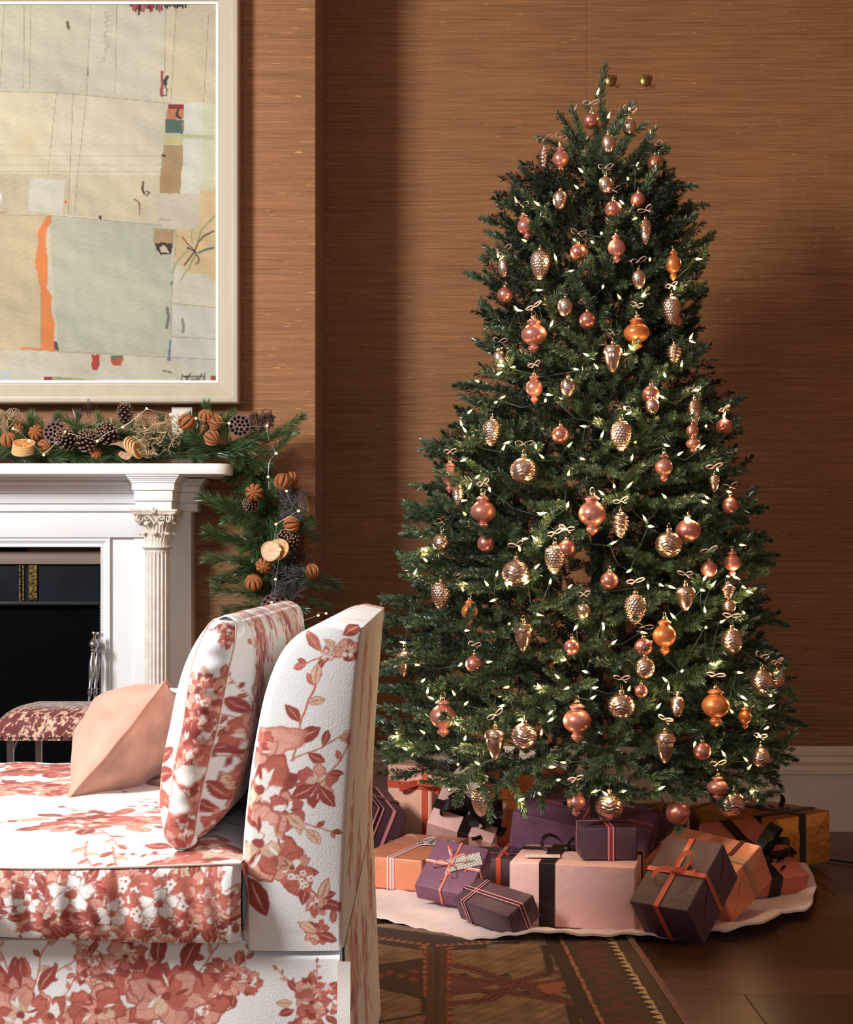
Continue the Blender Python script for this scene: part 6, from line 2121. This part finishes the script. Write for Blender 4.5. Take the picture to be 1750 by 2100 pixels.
# lotus seed pods
M_pod = mat('lotus_pod', srgb(92, 66, 62), .75, var=.3, vscale=40, bump=.5, bscale=90, bdist=.003)
M_podrim = mat('lotus_pod_rim', srgb(120, 100, 106), .7, var=.3, vscale=60)
def lotus(c, r_, rot, lab, seed):
    e = tag(empty('lotus_seed_pod', c), lab, 'seed pod', 'lotus seed pods in the garland')
    e.rotation_euler = rot
    r = random.Random(seed)
    holes = [(0, 0)] + [(.40 * math.cos(a), .40 * math.sin(a)) for a in np.linspace(0, 2 * PI, 6, endpoint=False)] + [(.76 * math.cos(a + .2), .76 * math.sin(a + .2)) for a in np.linspace(0, 2 * PI, 12, endpoint=False)]
    n = 90
    rad = np.linspace(0.001, 1, 34)
    th_ = np.linspace(0, 2 * PI, n, endpoint=False)
    R_, TH = np.meshgrid(rad, th_, indexing='ij')
    X, Y = R_ * np.cos(TH), R_ * np.sin(TH)
    d = np.min([np.hypot(X - a, Y - b) for a, b in holes], 0)
    dip = smooth01((.155 - d) / .05)
    Z = .12 * (1 - R_ ** 2) - .34 * dip
    C = np.where((dip > .45)[..., None], np.array((16, 10, 10)), np.array((112, 82, 76)))
    MB().grid(np.stack([X, Y, Z], -1) * r_, closev=True, col=lin(C)).obj('seed_face', mat('pod_face', rough=.7, attr=True, var=.2, vscale=80) if 'pod_face' not in bpy.data.materials else bpy.data.materials['pod_face'], e, 60, True)
    MB().lathe([(.10, -1.2), (.16, -1.0), (.45, -.75), (.85, -.35), (1.02, -.12), (1.04, 0), (1.0, .03)], 48, Matrix.Diagonal((r_, r_, r_, 1)), rfun=lambda r0, z_, t_: r0 * (1 + .03 * np.sin(t_ * 17))).obj('cup', M_podrim, e, 60)
lotus(P(113, 886, 4.38), 24 * 4.36 / F, (1.1, -.55, .3), 'dark lotus seed pod tilted between dried oranges and pine cones', 1)
lotus(P(492, 873, 4.40), 23 * 4.36 / F, (1.45, .12, .15), 'large round lotus seed pod above the right end of the mantel', 2)
lotus(P(563, 1240, 4.36), 28 * 4.34 / F, (1.0, 0, -.1), 'pinkish lotus seed pod at the bottom of the hanging garland', 3)

# twigs
def twigs(c, spread, n, col, r0, seed, lab, curl=1.0, flat=.5, up=0.0):
    r = random.Random(seed)
    m = MB()
    def grow(p, d, L_, rad, lvl):
        pts = [p]
        for k in range(6):
            d = (d + Vector((r.gauss(0, .35), r.gauss(0, .35), r.gauss(0, .35) + up * .1)) * curl).normalized()
            off = pts[-1] - Vector(c)
            if abs(off.x) > spread[0]:
                d.x -= .8 * math.copysign(1, off.x)
            if abs(off.y) > spread[1]:
                d.y -= .8 * math.copysign(1, off.y)
            if abs(off.z) > spread[2]:
                d.z -= .8 * math.copysign(1, off.z)
            d.normalize()
            pts.append(pts[-1] + d * L_ / 6)
            if lvl < 2 and r.random() < .45:
                grow(pts[-1], (d + Vector((r.gauss(0, .8), r.gauss(0, .8), r.gauss(0, .8)))).normalized(), L_ * .55, rad * .75, lvl + 1)
        m.tube([tuple(q_ - Vector(c)) for q_ in pts], [rad * (1 - .08 * k) for k in range(len(pts))], 5)
    for i in range(n):
        p = Vector(c) + Vector((r.uniform(-1, 1) * spread[0] * .7, r.uniform(-1, 1) * spread[1] * .7, r.uniform(-1, 1) * spread[2] * .7))
        grow(p, Vector((r.gauss(0, 1), r.gauss(0, flat), r.gauss(0, 1) + up * 2)).normalized(), .085, r0, 0)
    o = m.obj('twig_bundle', col, None, 180)
    o.location = c
    tag(o, lab, 'twigs', 'twig bundles in the garland')
M_pale = mat('bleached_twig', srgb(186, 160, 122), .6, var=.3, vscale=60)
M_darkt = mat('dark_twig', srgb(58, 40, 38), .7, var=.3, vscale=60)
M_greyt = mat('grey_lichen_twig', srgb(92, 82, 88), .6, var=.4, vscale=60)
twigs(P(322, 893, 4.385), (.066, .03, .058), 30, M_pale, .0018, 1, 'nest of bleached curly twigs on the mantel right of the burlap', 1.0)
twigs(P(14, 868, 4.42), (.04, .03, .030), 12, M_pale, .0012, 2, 'bleached twigs at the left end of the mantel', .8, up=.5)
twigs(P(537, 890, 4.42), (.034, .03, .055), 22, M_darkt, .0012, 3, 'upright dark twigs beside the large seed pod', .5, up=1.2)
twigs(P(600, 1035, 4.38), (.036, .03, .045), 26, M_greyt, .0010, 4, 'dark curly twigs in the upper hanging garland', 1.1)
twigs(P(592, 1195, 4.37), (.050, .03, .045), 26, M_greyt, .0010, 5, 'grey curly twigs low in the hanging garland', 1.1)
twigs(P(592, 1150, 4.42), (.045, .03, .07), 26, M_darkt, .0013, 6, 'dark twig mass at the right of the hanging garland', .9)
twigs(P(184, 850, 4.45), (.008, .01, .030), 2, M_darkt, .0011, 9, 'single dark upright twig in front of the picture frame', .4, up=2.0)

# burlap bow and scraps
M_burlap = mat('burlap', srgb(186, 150, 118), .9, var=.2, vscale=120, bump=.8, bscale=260, bdist=.003)
def cloth(pts, wds, w_, name, lab):
    m = MB().strip(pts, wds, w_)
    o = m.obj(name, M_burlap, None, 180)
    md = o.modifiers.new('thick', 'SOLIDIFY')
    md.thickness = .002
    sd = o.modifiers.new('sub', 'SUBSURF')
    sd.levels = sd.render_levels = 2
    tag(o, lab, 'burlap')
q_ = [(226, 910), (240, 905), (256, 912), (268, 922), (276, 932), (270, 938), (256, 936), (244, 928)]
cloth([P(x, y, 4.37 + .012 * math.sin(i)) for i, (x, y) in enumerate(q_)], [(.3, 1, .6)] * 3 + [(.5, .9, .8)] * 5, [.016, .034, .036, .024, .03, .034, .034, .02], 'burlap_bow', 'beige burlap bow on the mantel beside the fan of orange slices')
cloth([P(x, y, 4.45) for x, y in ((605, 1005), (618, 1020), (626, 1040), (630, 1062))], [(.8, .5, .2)] * 4, [.02, .04, .04, .02], 'burlap_scrap', 'beige burlap scrap tucked at the right of the hanging garland')

# fairy lights
fl_ = tag(empty('fairy_lights', GL), 'thin silver wire of tiny warm lights threaded through the mantel garland', 'fairy lights')
FB = [(27, 879), (60, 904), (90, 933), (134, 886), (200, 905), (252, 876), (301, 838), (350, 850), (402, 858), (470, 868), (548, 873), (567, 930), (550, 978), (588, 1007), (613, 1048), (566, 1075), (575, 1127), (565, 1188), (557, 1235), (600, 1290), (653, 1262), (669, 1258)]
fb = MB().ball((0, 0, 0), .0038, 10, 8).mesh('bulb', 180)
fb.materials.append(M_bulb)
path = []
for i, (px, py) in enumerate(FB):
    D = 4.335 if py < 940 else 4.325
    p = Vector(P(px, py, D)) - GL
    if path:
        a = path[-1]
        off = Vector((rnd.uniform(-.012, .012), -.002, rnd.uniform(-.012, .008)))
        path += [a * .66 + p * .34 + off, a * .33 + p * .67 + off * .6]
    path.append(p)
    o = link('bulb', fb, fl_)
    o.location = p + Vector((0, -.002, 0))
pr, _ = None, None
# smooth the wire
pth = np.array([tuple(p) for p in path])
for _ in range(2):
    q_ = np.empty((len(pth) * 2 - 2, 3))
    q_[0::2] = pth[:-1] * .75 + pth[1:] * .25
    q_[1::2] = pth[:-1] * .25 + pth[1:] * .75
    pth = q_
MB().tube([tuple(p) for p in pth], .0008, 5).obj('wire', mat('silver_wire', srgb(206, 196, 190), .3, metal=1), fl_, 180)
